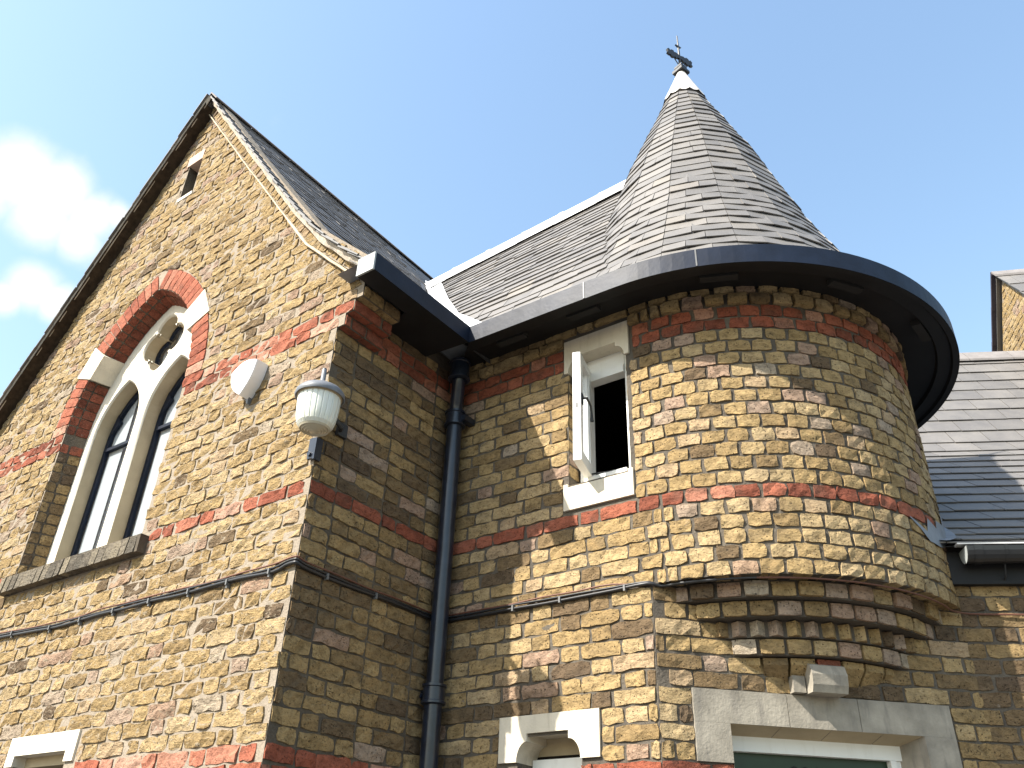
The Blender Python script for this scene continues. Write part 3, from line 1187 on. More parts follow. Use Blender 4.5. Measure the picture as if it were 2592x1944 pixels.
def stone_curve(name, outer, holes, y0, depth, bev, material, parent):
    """plate with holes and chamfered edges, from a filled 2D outline"""
    cu = bpy.data.curves.new(name, 'CURVE')
    cu.dimensions = '2D'
    cu.fill_mode = 'BOTH'
    cu.extrude = depth / 2
    cu.bevel_depth = bev
    cu.bevel_resolution = 0
    for P in [outer] + holes:
        sp = cu.splines.new('POLY')
        sp.points.add(len(P) - 1)
        for i, (u, v) in enumerate(P):
            sp.points[i].co = (u, v, 0, 1)
        sp.use_cyclic_u = True
    tmp = bpy.data.objects.new(name, cu)
    COL.objects.link(tmp)
    dg = bpy.context.evaluated_depsgraph_get()
    me = bpy.data.meshes.new_from_object(tmp.evaluated_get(dg))
    bpy.data.objects.remove(tmp)
    for v in me.vertices:
        x, y, z = v.co
        v.co = (x, y0 + depth / 2 + bev + z, y)
    me.materials.clear()
    o = link(name, me, material)
    child(o, parent)
    return o


def light_outline(cx, hw, z0, zs, rise, grow=0.0, n=9):
    r = (rise * rise + hw * hw) / (2 * hw)
    return [(cx - hw, z0), (cx + hw, z0)] + arch_pts(hw, r, cx, zs, n)


LX = 0.3125
HWL, CHM = 0.272, 0.012
lights = [light_outline(GX + s * LX, HWL, GS - 0.01, 4.43, 0.43) for s in (-1, 1)]
quat = []
qc = (GX + 0.01, 5.075)
for i in range(4):
    ac = math.pi / 4 * 0 + i * math.pi / 2
    cx, cz = qc[0] + 0.122 * math.cos(ac), qc[1] + 0.122 * math.sin(ac)
    for j in range(-5, 6):
        a = ac + j * R(98) / 5
        quat.append((cx + 0.128 * math.cos(a), cz + 0.128 * math.sin(a)))
OUTL = [(GX - HS - 0.05, GS - 0.02), (GX + HS + 0.05, GS - 0.02)] + arch_pts(HS + 0.05, RI + 0.0, GX, GZ)
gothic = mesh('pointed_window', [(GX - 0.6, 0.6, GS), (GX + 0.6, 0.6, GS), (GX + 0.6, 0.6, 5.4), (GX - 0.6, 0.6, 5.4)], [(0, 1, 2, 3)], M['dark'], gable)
tr_o = stone_curve('tracery', OUTL, lights + [quat], ys, 0.002, CHM, M['stone_white'], gothic)
# inner reveals of the stone, set back behind the chamfer


def ring_strip(P, y0, y1):
    b = MB()
    n = len(P)
    for i in range(n):
        a, c = P[i], P[(i + 1) % n]
        b.quad((a[0], y0, a[1]), (c[0], y0, c[1]), (c[0], y1, c[1]), (a[0], y1, a[1]))
    return b


def shrink(P, d):
    """inset a closed outline by d"""
    n = len(P)
    ar = sum(P[i][0] * P[(i + 1) % n][1] - P[(i + 1) % n][0] * P[i][1] for i in range(n))
    s = 1 if ar > 0 else -1
    o = []
    for i in range(n):
        p0, p1, p2 = Vector((*P[i - 1], 0)), Vector((*P[i], 0)), Vector((*P[(i + 1) % n], 0))
        t1 = (p1 - p0)
        t2 = (p2 - p1)
        t = t1.normalized() + t2.normalized()
        if t.length < 1e-5:
            t = t1
        t.normalize()
        nn = Vector((-t.y, t.x, 0)) * s
        o.append((p1.x + nn.x * d, p1.y + nn.y * d))
    return o


IN_L = [light_outline(GX + s_ * LX, HWL - CHM, GS - 0.01, 4.43, 0.43 - CHM * 1.3) for s_ in (-1, 1)]
IN_Q = shrink(quat, CHM * 0.9)
for P in IN_L + [IN_Q]:
    ring_strip(P, ys + CHM, ys + 0.150).build('stone_reveal', M['stone_buff'], gothic)


def frame_ring(P, d, y0, y1):
    Q = shrink(P, d)
    b = MB()
    n = len(P)
    for i in range(n):
        a, c = P[i], P[(i + 1) % n]
        e, f = Q[i], Q[(i + 1) % n]
        b.hexa([(a[0], y0, a[1]), (c[0], y0, c[1]), (f[0], y0, f[1]), (e[0], y0, e[1]), (a[0], y1, a[1]), (c[0], y1, c[1]), (f[0], y1, f[1]), (e[0], y1, e[1])])
    return b


for i, P in enumerate(IN_L):
    cx = GX + (-1, 1)[i] * LX
    fo = frame_ring(P, 0.036, ys + 0.105, ys + 0.14).build('metal_frame', M['black_paint'], gothic)
    b_ = MB()
    b_.box(cx - 0.250, cx + 0.250, ys + 0.103, ys + 0.133, 4.36, 4.385)
    b_.build('transom', M['black_paint'], gothic)
    # cusps of the trefoil head
    for s in (-1, 1):
        b_ = MB()
        b_.hexa([(cx + s * 0.250, ys + 0.101, 4.46), (cx + s * 0.178, ys + 0.101, 4.555), (cx + s * 0.150, ys + 0.101, 4.59), (cx + s * 0.200, ys + 0.101, 4.67),
                 (cx + s * 0.250, ys + 0.127, 4.46), (cx + s * 0.178, ys + 0.127, 4.555), (cx + s * 0.150, ys + 0.127, 4.59), (cx + s * 0.200, ys + 0.127, 4.67)])
        b_.build('cusp', M['black_paint'], gothic)
    n = len(P)
    mesh('pane', [(x, ys + 0.118, z) for x, z in P], [tuple(range(n))], M['glass'], gothic)
frame_ring(IN_Q, 0.02, ys + 0.105, ys + 0.14).build('metal_frame', M['black_paint'], gothic)
mesh('pane', [(x, ys + 0.115, z) for x, z in IN_Q], [tuple(range(len(IN_Q)))], M['glass'], gothic)
# curtains hanging inside
b_ = MB()
n = 60
for i in range(n):
    x0, x1 = GX - 0.62 + 1.24 * i / n, GX - 0.62 + 1.24 * (i + 1) / n
    f = lambda x: ys + 0.170 + 0.012 * math.sin(x * 41) + 0.008 * math.sin(x * 93 + 1)
    b_.quad((x0, f(x0), GS - 0.02), (x1, f(x1), GS - 0.02), (x1, f(x1), 5.4), (x0, f(x0), 5.4))
cu_o = b_.build('curtain', M['curtain'], gothic)
smooth_angle(cu_o, 80)
b_ = MB()
for x0, x1 in ((GX - 0.53, GX - 0.36), (GX - 0.18, GX - 0.10), (GX + 0.10, GX + 0.22)):
    b_.box(x0, x1, ys + 0.134, ys + 0.137, GS, 4.9)
b_.build('blind', M['blind'], gothic)
# splayed brick jambs and the red arch
VL = Layer()
jamb_o = MB()
for s in (-1, 1):
    x0, x1 = GX + s * GW, GX + s * (HS - 0.002)
    jamb_o.quad((x0, 0, GS - 0.02), (x1, ys + 0.02, GS - 0.02), (x1, ys + 0.02, GZ), (x0, 0, GZ))
Po, Pi_ = arch_pts(GW, RI, GX, GZ), arch_pts(HS, RI - (GW - HS), GX, GZ)
for i in range(len(Po) - 1):
    a, c, e, f = Po[i], Po[i + 1], Pi_[i + 1], Pi_[i]
    jamb_o.quad((a[0], 0, a[1]), (c[0], 0, c[1]), (e[0], ys + 0.02, e[1]), (f[0], ys + 0.02, f[1]))
arch = jamb_o.build('window_surround', M['mortar_b'], gable)
lj = math.hypot(GW - HS, ys)
for s in (-1, 1):
    if s < 0:
        fr = (lambda u, v, w: Vector((GX - GW + (GW - HS) * u / lj + w * ys / lj, ys * u / lj - w * (GW - HS) / lj, v)))
    else:
        fr = (lambda u, v, w: Vector((GX + GW - (GW - HS) * u / lj - w * ys / lj, ys * u / lj - w * (GW - HS) / lj, v)))
    for k in range(0, 14):
        if top(k) > GZ:
            break
        red = k >= 13
        for (u0, u1) in (((0.003, 0.052), (0.062, lj - 0.004)) if k % 2 else ((0.003, 0.06), (0.070, lj - 0.004))):
            VL.add(arch, fr, [(u0, bed(k)), (u1, bed(k)), (u1, top(k)), (u0, top(k))], M['red'] if red else M['stock'], 0.5 if red else RB.uniform(0.02, 0.4), proud=0.003, rough=0.003)
th_i = math.acos((RI - GW) / RI)
NV = 18
for s in (-1, 1):
    for i in range(NV):
        a0, a1 = th_i * i / NV, th_i * (i + 1) / NV
        c0 = RI - GW

        def ap(r, a):
            return (GX + s * (r * math.cos(a) - c0), GZ + r * math.sin(a))
        zmid = ap(RI, (a0 + a1) / 2)[1]
        g = 0.004
        stone_v = 4.90 < zmid < 5.06
        if stone_v:
            continue
        q = [ap(RI + 0.002, a0 + g / RI), ap(RO, a0 + g / RI), ap(RO, a1 - g / RI), ap(RI + 0.002, a1 - g / RI)]
        if s < 0:
            q = [q[1], q[0], q[3], q[2]]
        VL.add(arch, FA, q, M['red'], RB.uniform(0.2, 0.88) if i else 0.98, proud=0.010, rough=0.002, rag=0.0015, plain=False)
        # the soffit side of the same voussoir
        p0, p1 = ap(RI, a0 + g), ap(RI, a1 - g)
        i0, i1 = ap(RI - (GW - HS), a0 + g), ap(RI - (GW - HS), a1 - g)
        d = Vector((p1[0] - p0[0], 0, p1[1] - p0[1])).normalized()
        e = Vector((i0[0] - p0[0], ys, i0[1] - p0[1]))
        el = e.length
        e.normalize()
        nn = d.cross(e)
        if nn.dot(Vector((GX - p0[0], 0, GZ - 0.2 - p0[1]))) < 0:
            nn = -nn
        fo_ = (lambda P0, d_, e_, n_: (lambda u, v, w: P0 + d_ * u + e_ * v + n_ * w))(Vector((p0[0], 0, p0[1])), d, e, nn)
        ln = math.hypot(p1[0] - p0[0], p1[1] - p0[1])
        for (v0, v1) in ((0.002, 0.055), (0.063, el - 0.002)):
            VL.add(arch, fo_, [(0, v0), (ln, v0), (ln, v1), (0, v1)], M['red'], RB.uniform(0.0, 0.4), proud=0.003, rough=0.0015, rag=0.001, plain=False)
    # haunch stone
    a0 = math.asin((4.885 - GZ) / RI)
    a1 = math.asin((5.068 - GZ) / RI)
    c0 = RI - GW
    b_ = MB()
    P = [(GX + s * (r * math.cos(a) - c0), GZ + r * math.sin(a)) for r, a in ((RI - 0.035, a0), (RO + 0.02, a0 - 0.01), (RO + 0.02, a1 + 0.01), (RI - 0.035, a1))]
    b_.hexa([(x, -0.016, z) for x, z in P] + [(x + s * -0.035 * (1 if i in (0, 3) else 0), ys + 0.01, z) for i, (x, z) in enumerate(P)])
    b_.build('haunch_stone', M['stone'], arch)
# soffit voussoirs are not upright rectangles: join or place them as they are
for it in VL.items:
    it['plain'] = False


class _V(Layer):
    pass


def finish_free(L, limit):
    """like Layer.finish, for bricks whose frames are not upright walls"""
    sc_ = []
    for k, it in enumerate(L.items):
        P = [project(it['fr'](u, v, 0.0)) for u, v in it['q']]
        a = 0
        if all(P):
            a = 0.5 * abs((P[2][0] - P[0][0]) * (P[3][1] - P[1][1]) - (P[3][0] - P[1][0]) * (P[2][1] - P[0][1]))
        sc_.append((-a, k))
    sc_.sort()
    single = {k for a, k in sc_[:limit] if a < -40}
    joined = {}
    for k, it in enumerate(L.items):
        rnd = random.Random(k * 5 + 1)
        V, F = L.geom(it['q'], rnd, it['p'], it['r'], it['b'], it['rag'])
        W = [it['fr'](u, v, w) for u, v, w in V]
        if k in single:
            c = sum(W, Vector()) / len(W)
            me = bpy.data.meshes.new(it['name'])
            me.from_pydata([tuple(p - c) for p in W], [], F)
            me.materials.append(it['m'])
            o = bpy.data.objects.new(it['name'], me)
            COL.objects.link(o)
            child(o, it['wall'])
            o.location = c
            o['tone'] = it['t']
            fix_normals(me)
        else:
            J = joined.setdefault(it['wall'].name, [it['wall'], [], [], [], [], []])
            b0 = len(J[1])
            J[1] += [tuple(p) for p in W]
            J[2] += [tuple(b0 + i for i in f) for f in F]
            if it['m'] not in J[5]:
                J[5].append(it['m'])
            J[3] += [it['t']] * len(F)
            J[4] += [J[5].index(it['m'])] * len(F)
    for J in joined.values():
        me = bpy.data.meshes.new('brickwork')
        me.from_pydata(J[1], [], J[2])
        for m_ in J[5]:
            me.materials.append(m_)
        a = me.attributes.new('tone', 'FLOAT', 'FACE')
        a.data.foreach_set('value', J[3])
        me.polygons.foreach_set('material_index', J[4])
        fix_normals(me)
        o = link('brickwork', me)
        child(o, J[0])
        o['kind'] = 'stuff'


def fix_normals(me):
    bm = bmesh.new()
    bm.from_mesh(me)
    bmesh.ops.recalc_face_normals(bm, faces=bm.faces)
    bm.to_mesh(me)
    bm.free()


finish_free(VL, 170)
# sill of dark weathered bricks on edge
sl = MB()
sl.box(GX - GW - 0.05, GX + GW + 0.09, -0.055, ys + 0.02, GS - 0.118, GS - 0.012)
sill = sl.build('window_sill', M['mortar_b'], gable)
for i in range(20):
    x0 = GX - GW - 0.048 + i * 0.0768
    x1 = min(x0 + 0.066, GX + GW + 0.088)
    b_ = MB()
    j = RB.uniform(-0.004, 0.004)
    b_.hexa([(x0, -0.066 + j, GS - 0.122), (x1, -0.066 - j, GS - 0.120), (x1, 0.05, GS - 0.115), (x0, 0.05, GS - 0.115),
             (x0, -0.058 + j, GS - 0.016), (x1, -0.056 - j, GS - 0.014), (x1, ys, GS + 0.006), (x0, ys, GS + 0.006)])
    o = b_.build('brick', M['sill'], sill)
    o['tone'] = RB.random()

# ground floor window at the lower left
lw = MB()
lw.box(BLW[0], BLW[1], -0.012, 0.10, 2.222, BLW[2])
lw.box(-1.547, BLW[1], -0.012, 0.10, 2.169, 2.2215)
lw.box(BLW[0], -2.06, -0.012, 0.10, 2.169, 2.2215)
low = lw.build('stone_window', M['stone_white'], gable)
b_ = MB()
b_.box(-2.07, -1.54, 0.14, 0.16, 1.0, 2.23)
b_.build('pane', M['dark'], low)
b_ = MB()
b_.box(-2.07, -1.535, 0.06, 0.14, 2.17, 2.225)
b_.build('head', M['stone_buff'], low)
b_ = MB()
b_.box(-1.548, -1.53, 0.002, 0.15, 1.0, 2.165)
b_.box(-2.08, -2.061, 0.002, 0.15, 1.0, 2.165)
b_.build('reveal', M['mortar_b'], low)

# =================================================================== ENTRANCE BAY (flat wall, canted door wall, link roof)
bay = thing('entrance_bay', 'brick entrance bay in the corner with an open casement and a stone framed door', 'building', (0.8, 1.4, 0))
TWX0, TWX1, TWZ0, TWZ1 = 0.842, 1.222, 3.557, 4.274
LWX0, LWX1 = 0.548, 0.905
mb = MB()
zs_ = [0.0, 2.19, TWZ0, 4.38, 4.62]


def cwall(x0, x1, z0, z1):
    mb.quad((x0, DB, z0), (x1, DB, z0), (x1, DB, z1), (x0, DB, z1))


cwall(0, LWX0, 0, 2.30)
cwall(LWX1, XC, 0, 2.30)
cwall(0, XC, 2.30, TWZ0)
cwall(0, TWX0, TWZ0, 4.38)
cwall(TWX1, XC, TWZ0, 4.38)
cwall(0, XC, 4.38, 4.62)
cw = mb.build('entrance_wall', M['mortar_c'], bay)
LB = Layer()


def seam(k):
    """where the header bond of the drum takes over in course k"""
    if k >= 1 and k <= 14:
        return XC - 0.05 if k > 11 else 1.235
    return XC + (-0.055, 0.045, -0.02, 0.075)[k % 4]


for k in range(-28, 17):
    z0, z1 = bed(k), top(k)
    cuts = []
    if z1 > 3.41 and z0 < TWZ0 + 0.005:
        cuts.append((0.816 - 0.01,) * 2 + (1.239 + 0.01,) * 2)
    elif z1 > TWZ0 and z0 < TWZ1 - 0.02:
        cuts.append((TWX0,) * 2 + (TWX1,) * 2)
    elif z1 > TWZ1 - 0.02 and z0 < 4.495:
        cuts.append((0.812, 0.812, 1.255, 1.255))
    if z0 < 2.39 and z1 > 2.19:
        cuts.append((0.433, 0.433, 1.017, 1.017))
    elif z1 <= 2.19:
        cuts.append((LWX0 - 0.0,) * 2 + (LWX1 + 0.0,) * 2)
    end = XC - 0.004 if k <= -6 else seam(k)
    for sp in cutspans((0.005, 0.005), (end, end), cuts):
        lay_course(LB, cw, FC if sp[2] < XC - 0.001 else FCT, k, [sp], M['stock'], lambda k_, u: red_bands(k_, u), phase=end - 0.213, joint=0.013,
                   dark=0.12, rough=0.005, rag=0.005, proud=0.006 if k < 15 else 0.028)
# canted door wall
DL = RT * math.sqrt(2)
DS0, DS1 = 0.321, 1.247
mb = MB()


def fq(fr, u0, u1, z0, z1, w=0.0):
    mb.quad(fr(u0, z0, w), fr(u1, z0, w), fr(u1, z1, w), fr(u0, z1, w))


fq(FD, 0, DS0, 0, 2.326)
fq(FD, DS1, DL, 0, 2.326)
fq(FD, 0, DL, 2.326, 3.0)
dw = mb.build('door_wall', M['mortar_c'], bay)
for k in range(-28, -4):
    z0, z1 = bed(k), top(k)
    cuts = []
    if z1 > 2.17 and z0 < 2.466:
        cuts.append((0.150, 0.150, 1.415, 1.415))
    elif z1 <= 2.17:
        cuts.append((DS0, DS0, 1.415, 1.415))
    for sp in cutspans((0.004, 0.004), (DL - 0.003, DL - 0.003), cuts):
        lay_course(LB, dw, FD, k, [sp], M['stock'], red_bands, phase=0.0, joint=0.013, dark=0.14, rough=0.004, rag=0.004)
LB.finish(300)

# door surround
ds = MB()
segs = [(0.157, 0.60), (0.603, 0.944), (0.947, 1.403)]
SURR = []
for i, (a, c) in enumerate(segs):
    b_ = MB()
    b_.fbox(FD, a, c, 2.3265, 2.468, -0.05, 0.012)
    if i == 0:
        b_.fbox(FD, a, DS0, 2.165, 2.326, -0.05, 0.012)
    if i == 2:
        b_.fbox(FD, DS1, c, 1.2, 2.326, -0.05, 0.012)
    SURR.append(b_)
door = SURR[0].build('door_frame_stone', M['stone_grey'], bay)
SURR[1].build('lintel_stone', M['stone_grey'], door)
SURR[2].build('jamb_stone', M['stone_grey'], door)
# splayed soffit stones and reveals
b_ = MB()
for (a, c) in ((DS0, 0.56), (0.563, 0.80), (0.803, 1.05), (1.053, DS1)):
    f0 = lambda u: DS0 + (u - DS0) * 1.0
    ia = a + (0.035 if a == DS0 else 0)
    ic = c - (0.06 if c == DS1 else 0)
    b_.quad(FD(a, 2.327, 0.010), FD(c, 2.327, 0.010), FD(ic, 2.295, -0.13), FD(ia, 2.295, -0.13))
b_.build('soffit_stone', M['stone_buff'], door)
b_ = MB()
b_.quad(FD(DS0, 0, 0.010), FD(DS0, 2.327, 0.010), FD(DS0 + 0.035, 2.295, -0.13), FD(DS0 + 0.035, 0, -0.13))
b_.build('reveal', M['stone_grey'], door)
b_ = MB()
b_.quad(FD(DS1, 0, 0.010), FD(DS1, 2.327, 0.010), FD(DS1 - 0.06, 2.295, -0.13), FD(DS1 - 0.06, 0, -0.13))
b_.build('reveal', M['stone_grey'], door)
fanl = MB()
fanl.fbox(FD, 0.33, 1.21, 2.235, 2.30, -0.16, -0.115)
fanl.fbox(FD, 0.33, 0.372, 1.0, 2.2345, -0.16, -0.117)
fanl.fbox(FD, 1.135, 1.165, 1.0, 2.2345, -0.16, -0.117)
fanl.fbox(FD, 1.17, 1.20, 1.0, 2.2345, -0.15, -0.125)
fan = fanl.build('white_door_frame', M['white_paint'], door)
b_ = MB()
b_.fbox(FD, 0.36, 1.15, 1.0, 2.24, -0.19, -0.150)
b_.build('door_panel', M['green'], door)


def text_mesh(body, size, depth):
    cu = bpy.data.curves.new('text', 'FONT')
    cu.body = body
    cu.size = size
    cu.extrude = depth
    cu.align_x = 'CENTER'
    cu.resolution_u = 3
    tmp = bpy.data.objects.new('text', cu)
    COL.objects.link(tmp)
    dg = bpy.context.evaluated_depsgraph_get()
    me = bpy.data.meshes.new_from_object(tmp.evaluated_get(dg))
    bpy.data.objects.remove(tmp)
    return me


me = text_mesh('220', 0.105, 0.001)
for v in me.vertices:
    x, y, z = v.co
    v.co = FD(0.73 + x * 1.0, 2.118 + y, -0.148 + z)
me.materials.clear()
child(link('house_number', me, M['number']), door)

# bracket stone over the door
b_ = MB()
pf = [(0.0, 2.468), (0.095, 2.468), (0.11, 2.50), (0.115, 2.545), (0.10, 2.585), (0.06, 2.605), (0.0, 2.608)]
for (w0, z0), (w1, z1) in zip(pf, pf[1:]):
    b_.quad(FD(0.69, z0, w0), FD(0.86, z0, w0), FD(0.86, z1, w1), FD(0.69, z1, w1))
for u in (0.69, 0.86):
    i0 = len(b_.v)
    b_.v += [tuple(FD(u, z, w)) for w, z in pf]
    b_.f.append(tuple(range(i0, i0 + len(pf))))
br = b_.build('corbel_stone', M['stone_grey'], bay)
b_ = MB()
b_.fbox(FD, 0.625, 0.683, 2.472, 2.545, -0.01, 0.05)
b_.build('stop_stone', M['stone_grey'], br)

# stone lintels with shouldered heads


def shouldered(name, fr, x0, x1, zb, zt, ox0, ox1, tx0, tx1, zo, w0, w1, material, parent):
    """slab x0..x1, zb..zt with an opening ox0..ox1 at its foot narrowing over quarter curves to tx0..tx1 at height zo"""
    P = [(x0, zb), (ox0, zb)]
    n = 6
    for i in range(1, n + 1):
        a = math.pi / 2 * i / n
        P.append((ox0 + (tx0 - ox0) * (1 - math.cos(a)), zb + (zo - zb) * 0.72 * math.sin(a)))
    P += [(tx0, zo), (tx1, zo)]
    for i in range(n, 0, -1):
        a = math.pi / 2 * i / n
        P.append((ox1 - (ox1 - tx1) * (1 - math.cos(a)), zb + (zo - zb) * 0.72 * math.sin(a)))
    P += [(ox1, zb), (x1, zb), (x1, zt), (x0, zt)]
    tris = tessellate_polygon([[Vector((u, v, 0)) for u, v in P]])
    V = [fr(u, v, w1) for u, v in P] + [fr(u, v, w0) for u, v in P]
    n_ = len(P)
    F = [tuple(t) for t in tris] + [tuple(i + n_ for i in reversed(t)) for t in tris]
    F += [(i, (i + 1) % n_, (i + 1) % n_ + n_, i + n_) for i in range(n_)]
    o = mesh(name, V, F, material, parent)
    fix_normals(o.data)
    return o


casement = shouldered('casement_window', FC, 0.82, 1.247, TWZ1, 4.497, TWX0 + 0.004, TWX1 - 0.004, TWX0 + 0.06, TWX1 - 0.06, 4.375, -0.09, 0.014, M['stone'], bay)
b_ = MB()
b_.hexa([FC(0.816, 3.408, 0.016), FC(1.239, 3.408, 0.016), FC(1.239, 3.408, -0.16), FC(0.816, 3.408, -0.16), FC(0.816, 3.54, 0.016), FC(1.239, 3.54, 0.016), FC(1.239, 3.575, -0.16), FC(0.816, 3.575, -0.16)])
for u0, u1 in ((0.816, 0.842), (1.213, 1.239)):
    b_.fbox(FC, u0, u1, 3.5405, 3.56, -0.02, 0.0155)
b_.build('stone_sill', M['stone'], casement)
b_ = MB()
for x in (TWX0, TWX1):
    b_.quad((x, DB + 0.002, TWZ0), (x, DB + 0.16, TWZ0), (x, DB + 0.16, 4.38), (x, DB + 0.002, 4.38))
rev = b_.build('reveal', M['mortar_c'], casement)
RL = Layer()
for s, x in ((1, TWX0), (-1, TWX1)):
    fr = (lambda u, v, w, x=x, s=s: Vector((x + s * w, DB + u, v)))
    for k in range(3, 12):
        if bed(k) < 3.57 or top(k) > 4.275:
            continue
        RL.add(rev, fr, [(0.004, bed(k)), (0.10, bed(k)), (0.10, top(k)), (0.004, top(k))], M['stock'], stock_tone(), proud=0.004, rough=0.002, plain=False)
finish_free(RL, 40)
# frame, dark room, open sash
b_ = MB()
YF = DB + 0.09
b_.box(0.862, 0.925, YF, YF + 0.06, 3.575, 4.40)
b_.box(1.165, 1.221, YF, YF + 0.06, 3.575, 4.40)
b_.box(0.926, 1.164, YF - 0.004, YF + 0.058, 4.275, 4.40)
b_.box(0.926, 1.164, YF - 0.018, YF + 0.05, 4.225, 4.274)
b_.box(0.926, 1.164, YF - 0.03, YF + 0.055, 3.56, 3.612)
b_.build('window_frame', M['white_paint'], casement)
b_ = MB()
x0, x1, y0, y1, z0, z1 = 0.3, 1.5, YF + 0.061, 2.9, 3.2, 4.46
b_.quad((x0, y1, z0), (x1, y1, z0), (x1, y1, z1), (x0, y1, z1))
b_.quad((x0, y0, z0), (x0, y1, z0), (x0, y1, z1), (x0, y0, z1))
b_.quad((x1, y0, z0), (x1, y1, z0), (x1, y1, z1), (x1, y0, z1))
b_.quad((x0, y0, z0), (x1, y0, z0), (x1, y1, z0), (x0, y1, z0))
b_.quad((x0, y0, z1), (x1, y0, z1), (x1, y1, z1), (x0, y1, z1))
for a, c in ((x0, 0.85), (1.222, x1)):
    b_.quad((a, y0, z0), (c, y0, z0), (c, y0, z1), (a, y0, z1))
b_.build('dark_room', M['dark'], casement)
# sash, hinged on the left, swung out
H0 = Vector((0.945, YF - 0.006, 0))
N0 = Vector((1.010, 0.915, 0))
dd = (N0 - H0)
SW = dd.length
dd.normalize()
sn = Vector((-dd.y, dd.x, 0))       # toward +x: the room side of the leaf
if sn.x < 0:
    sn = -sn


def FS(u, v, w):
    return H0 + dd * u + sn * w + Vector((0, 0, v))


SZ0, SZ1 = 3.612, 4.292
b_ = MB()
b_.fbox(FS, 0.0, 0.045, SZ0, SZ1, -0.045, 0.0)
b_.fbox(FS, SW - 0.045, SW, SZ0, SZ1, -0.045, 0.0)
b_.fbox(FS, 0.0455, SW - 0.0455, SZ0, SZ0 + 0.065, -0.045, 0.0)
b_.fbox(FS, 0.0455, SW - 0.0455, SZ1 - 0.045, SZ1, -0.045, 0.0)
b_.fbox(FS, 0.0455, 0.058, SZ0 + 0.066, SZ1 - 0.046, -0.03, -0.008)
b_.fbox(FS, SW - 0.058, SW - 0.0455, SZ0 + 0.066, SZ1 - 0.046, -0.03, -0.008)
sash = b_.build('open_sash', M['white_paint'], casement)
b_ = MB()
b_.fbox(FS, 0.05, SW - 0.05, SZ0 + 0.06, SZ1 - 0.04, -0.026, -0.021)
b_.build('sash_pane', M['glass'], casement)
b_ = MB()
hz = 3.99
b_.fbox(FS, SW - 0.038, SW - 0.012, hz - 0.03, hz + 0.035, 0.0005, 0.006)
b_.tube([FS(SW - 0.025, hz + 0.01, 0.003), FS(SW - 0.025, hz + 0.004, 0.028), FS(SW - 0.05, hz - 0.010, 0.034), FS(SW - 0.085, hz - 0.015, 0.034), FS(SW - 0.10, hz - 0.045, 0.034), FS(SW - 0.107, hz - 0.10, 0.034)],
        [0.009, 0.008, 0.006, 0.006, 0.006, 0.011], 8)
smooth_angle(b_.build('window_handle', M['iron'], casement), 50)
b_ = MB()
b_.tube([FS(0.03, 3.622, 0.0), Vector((1.03, YF - 0.01, 3.624)), Vector((1.15, YF + 0.005, 3.627))], 0.005, 6)
b_.build('window_stay', M['iron'], casement)
b_ = MB()
b_.fbox(FS, SW, SW + 0.001, hz - 0.06, hz - 0.03, -0.03, -0.015)
b_.build('striker_plate', M['clip'], casement)

# small lower window beside the door
lowin = shouldered('shoulder_headed_window', FC, 0.443, 1.007, 2.19, 2.396, LWX0, LWX1, 0.606, 0.84, 2.314, -0.16, 0.014, M['stone'], bay)
b_ = MB()
for x in (LWX0, LWX1):
    b_.quad((x, DB + 0.002, 0), (x, DB + 0.2, 0), (x, DB + 0.2, 2.19), (x, DB + 0.002, 2.19))
b_.build('reveal', M['mortar_c'], lowin)
b_ = MB()
b_.box(0.50, 0.95, DB + 0.161, DB + 0.21, 2.235, 2.33)
b_.build('head_stone', M['stone_buff'], lowin)
b_ = MB()
b_.box(0.553, 0.90, DB + 0.12, DB + 0.159, 2.13, 2.215)
b_.box(0.553, 0.60, DB + 0.12, DB + 0.159, 1.2, 2.1295)
b_.box(0.85, 0.90, DB + 0.12, DB + 0.159, 1.2, 2.1295)
b_.build('window_frame', M['white_paint'], lowin)
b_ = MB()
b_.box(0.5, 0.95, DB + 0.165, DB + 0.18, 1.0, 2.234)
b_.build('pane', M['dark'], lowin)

# link roof over the entrance wall: slates between the valley and the turret cone
EAVE = (0.90, 4.615)
FSL = (6.72 - 4.615) / (2.187 - 0.90)


CONE = [(7.83, 0.026), (7.5, 0.128), (6.5, 0.519), (5.6, 0.822), (5.1, 1.030), (4.8, 1.165), (4.68, 1.245), (4.61, 1.315)]


def cone_r(z):
    for (z0, r0), (z1, r1) in zip(CONE, CONE[1:]):
        if z >= z1:
            return r0 + (r1 - r0) * (z - z0) / (z1 - z0)
    return CONE[-1][1]


def val_x(z):                       # the gable roof's right slope at height z
    P = PROF_R
    for (x0, z0), (x1, z1) in zip(P, P[1:]):
        if z >= z1:
            return x0 + (x1 - x0) * (z - z0) / (z1 - z0)
    return P[-1][0] + 0.03


def frz(x):                         # the ridge rises a little to the right
    return 6.70 + 0.065 * (x + 0.9)


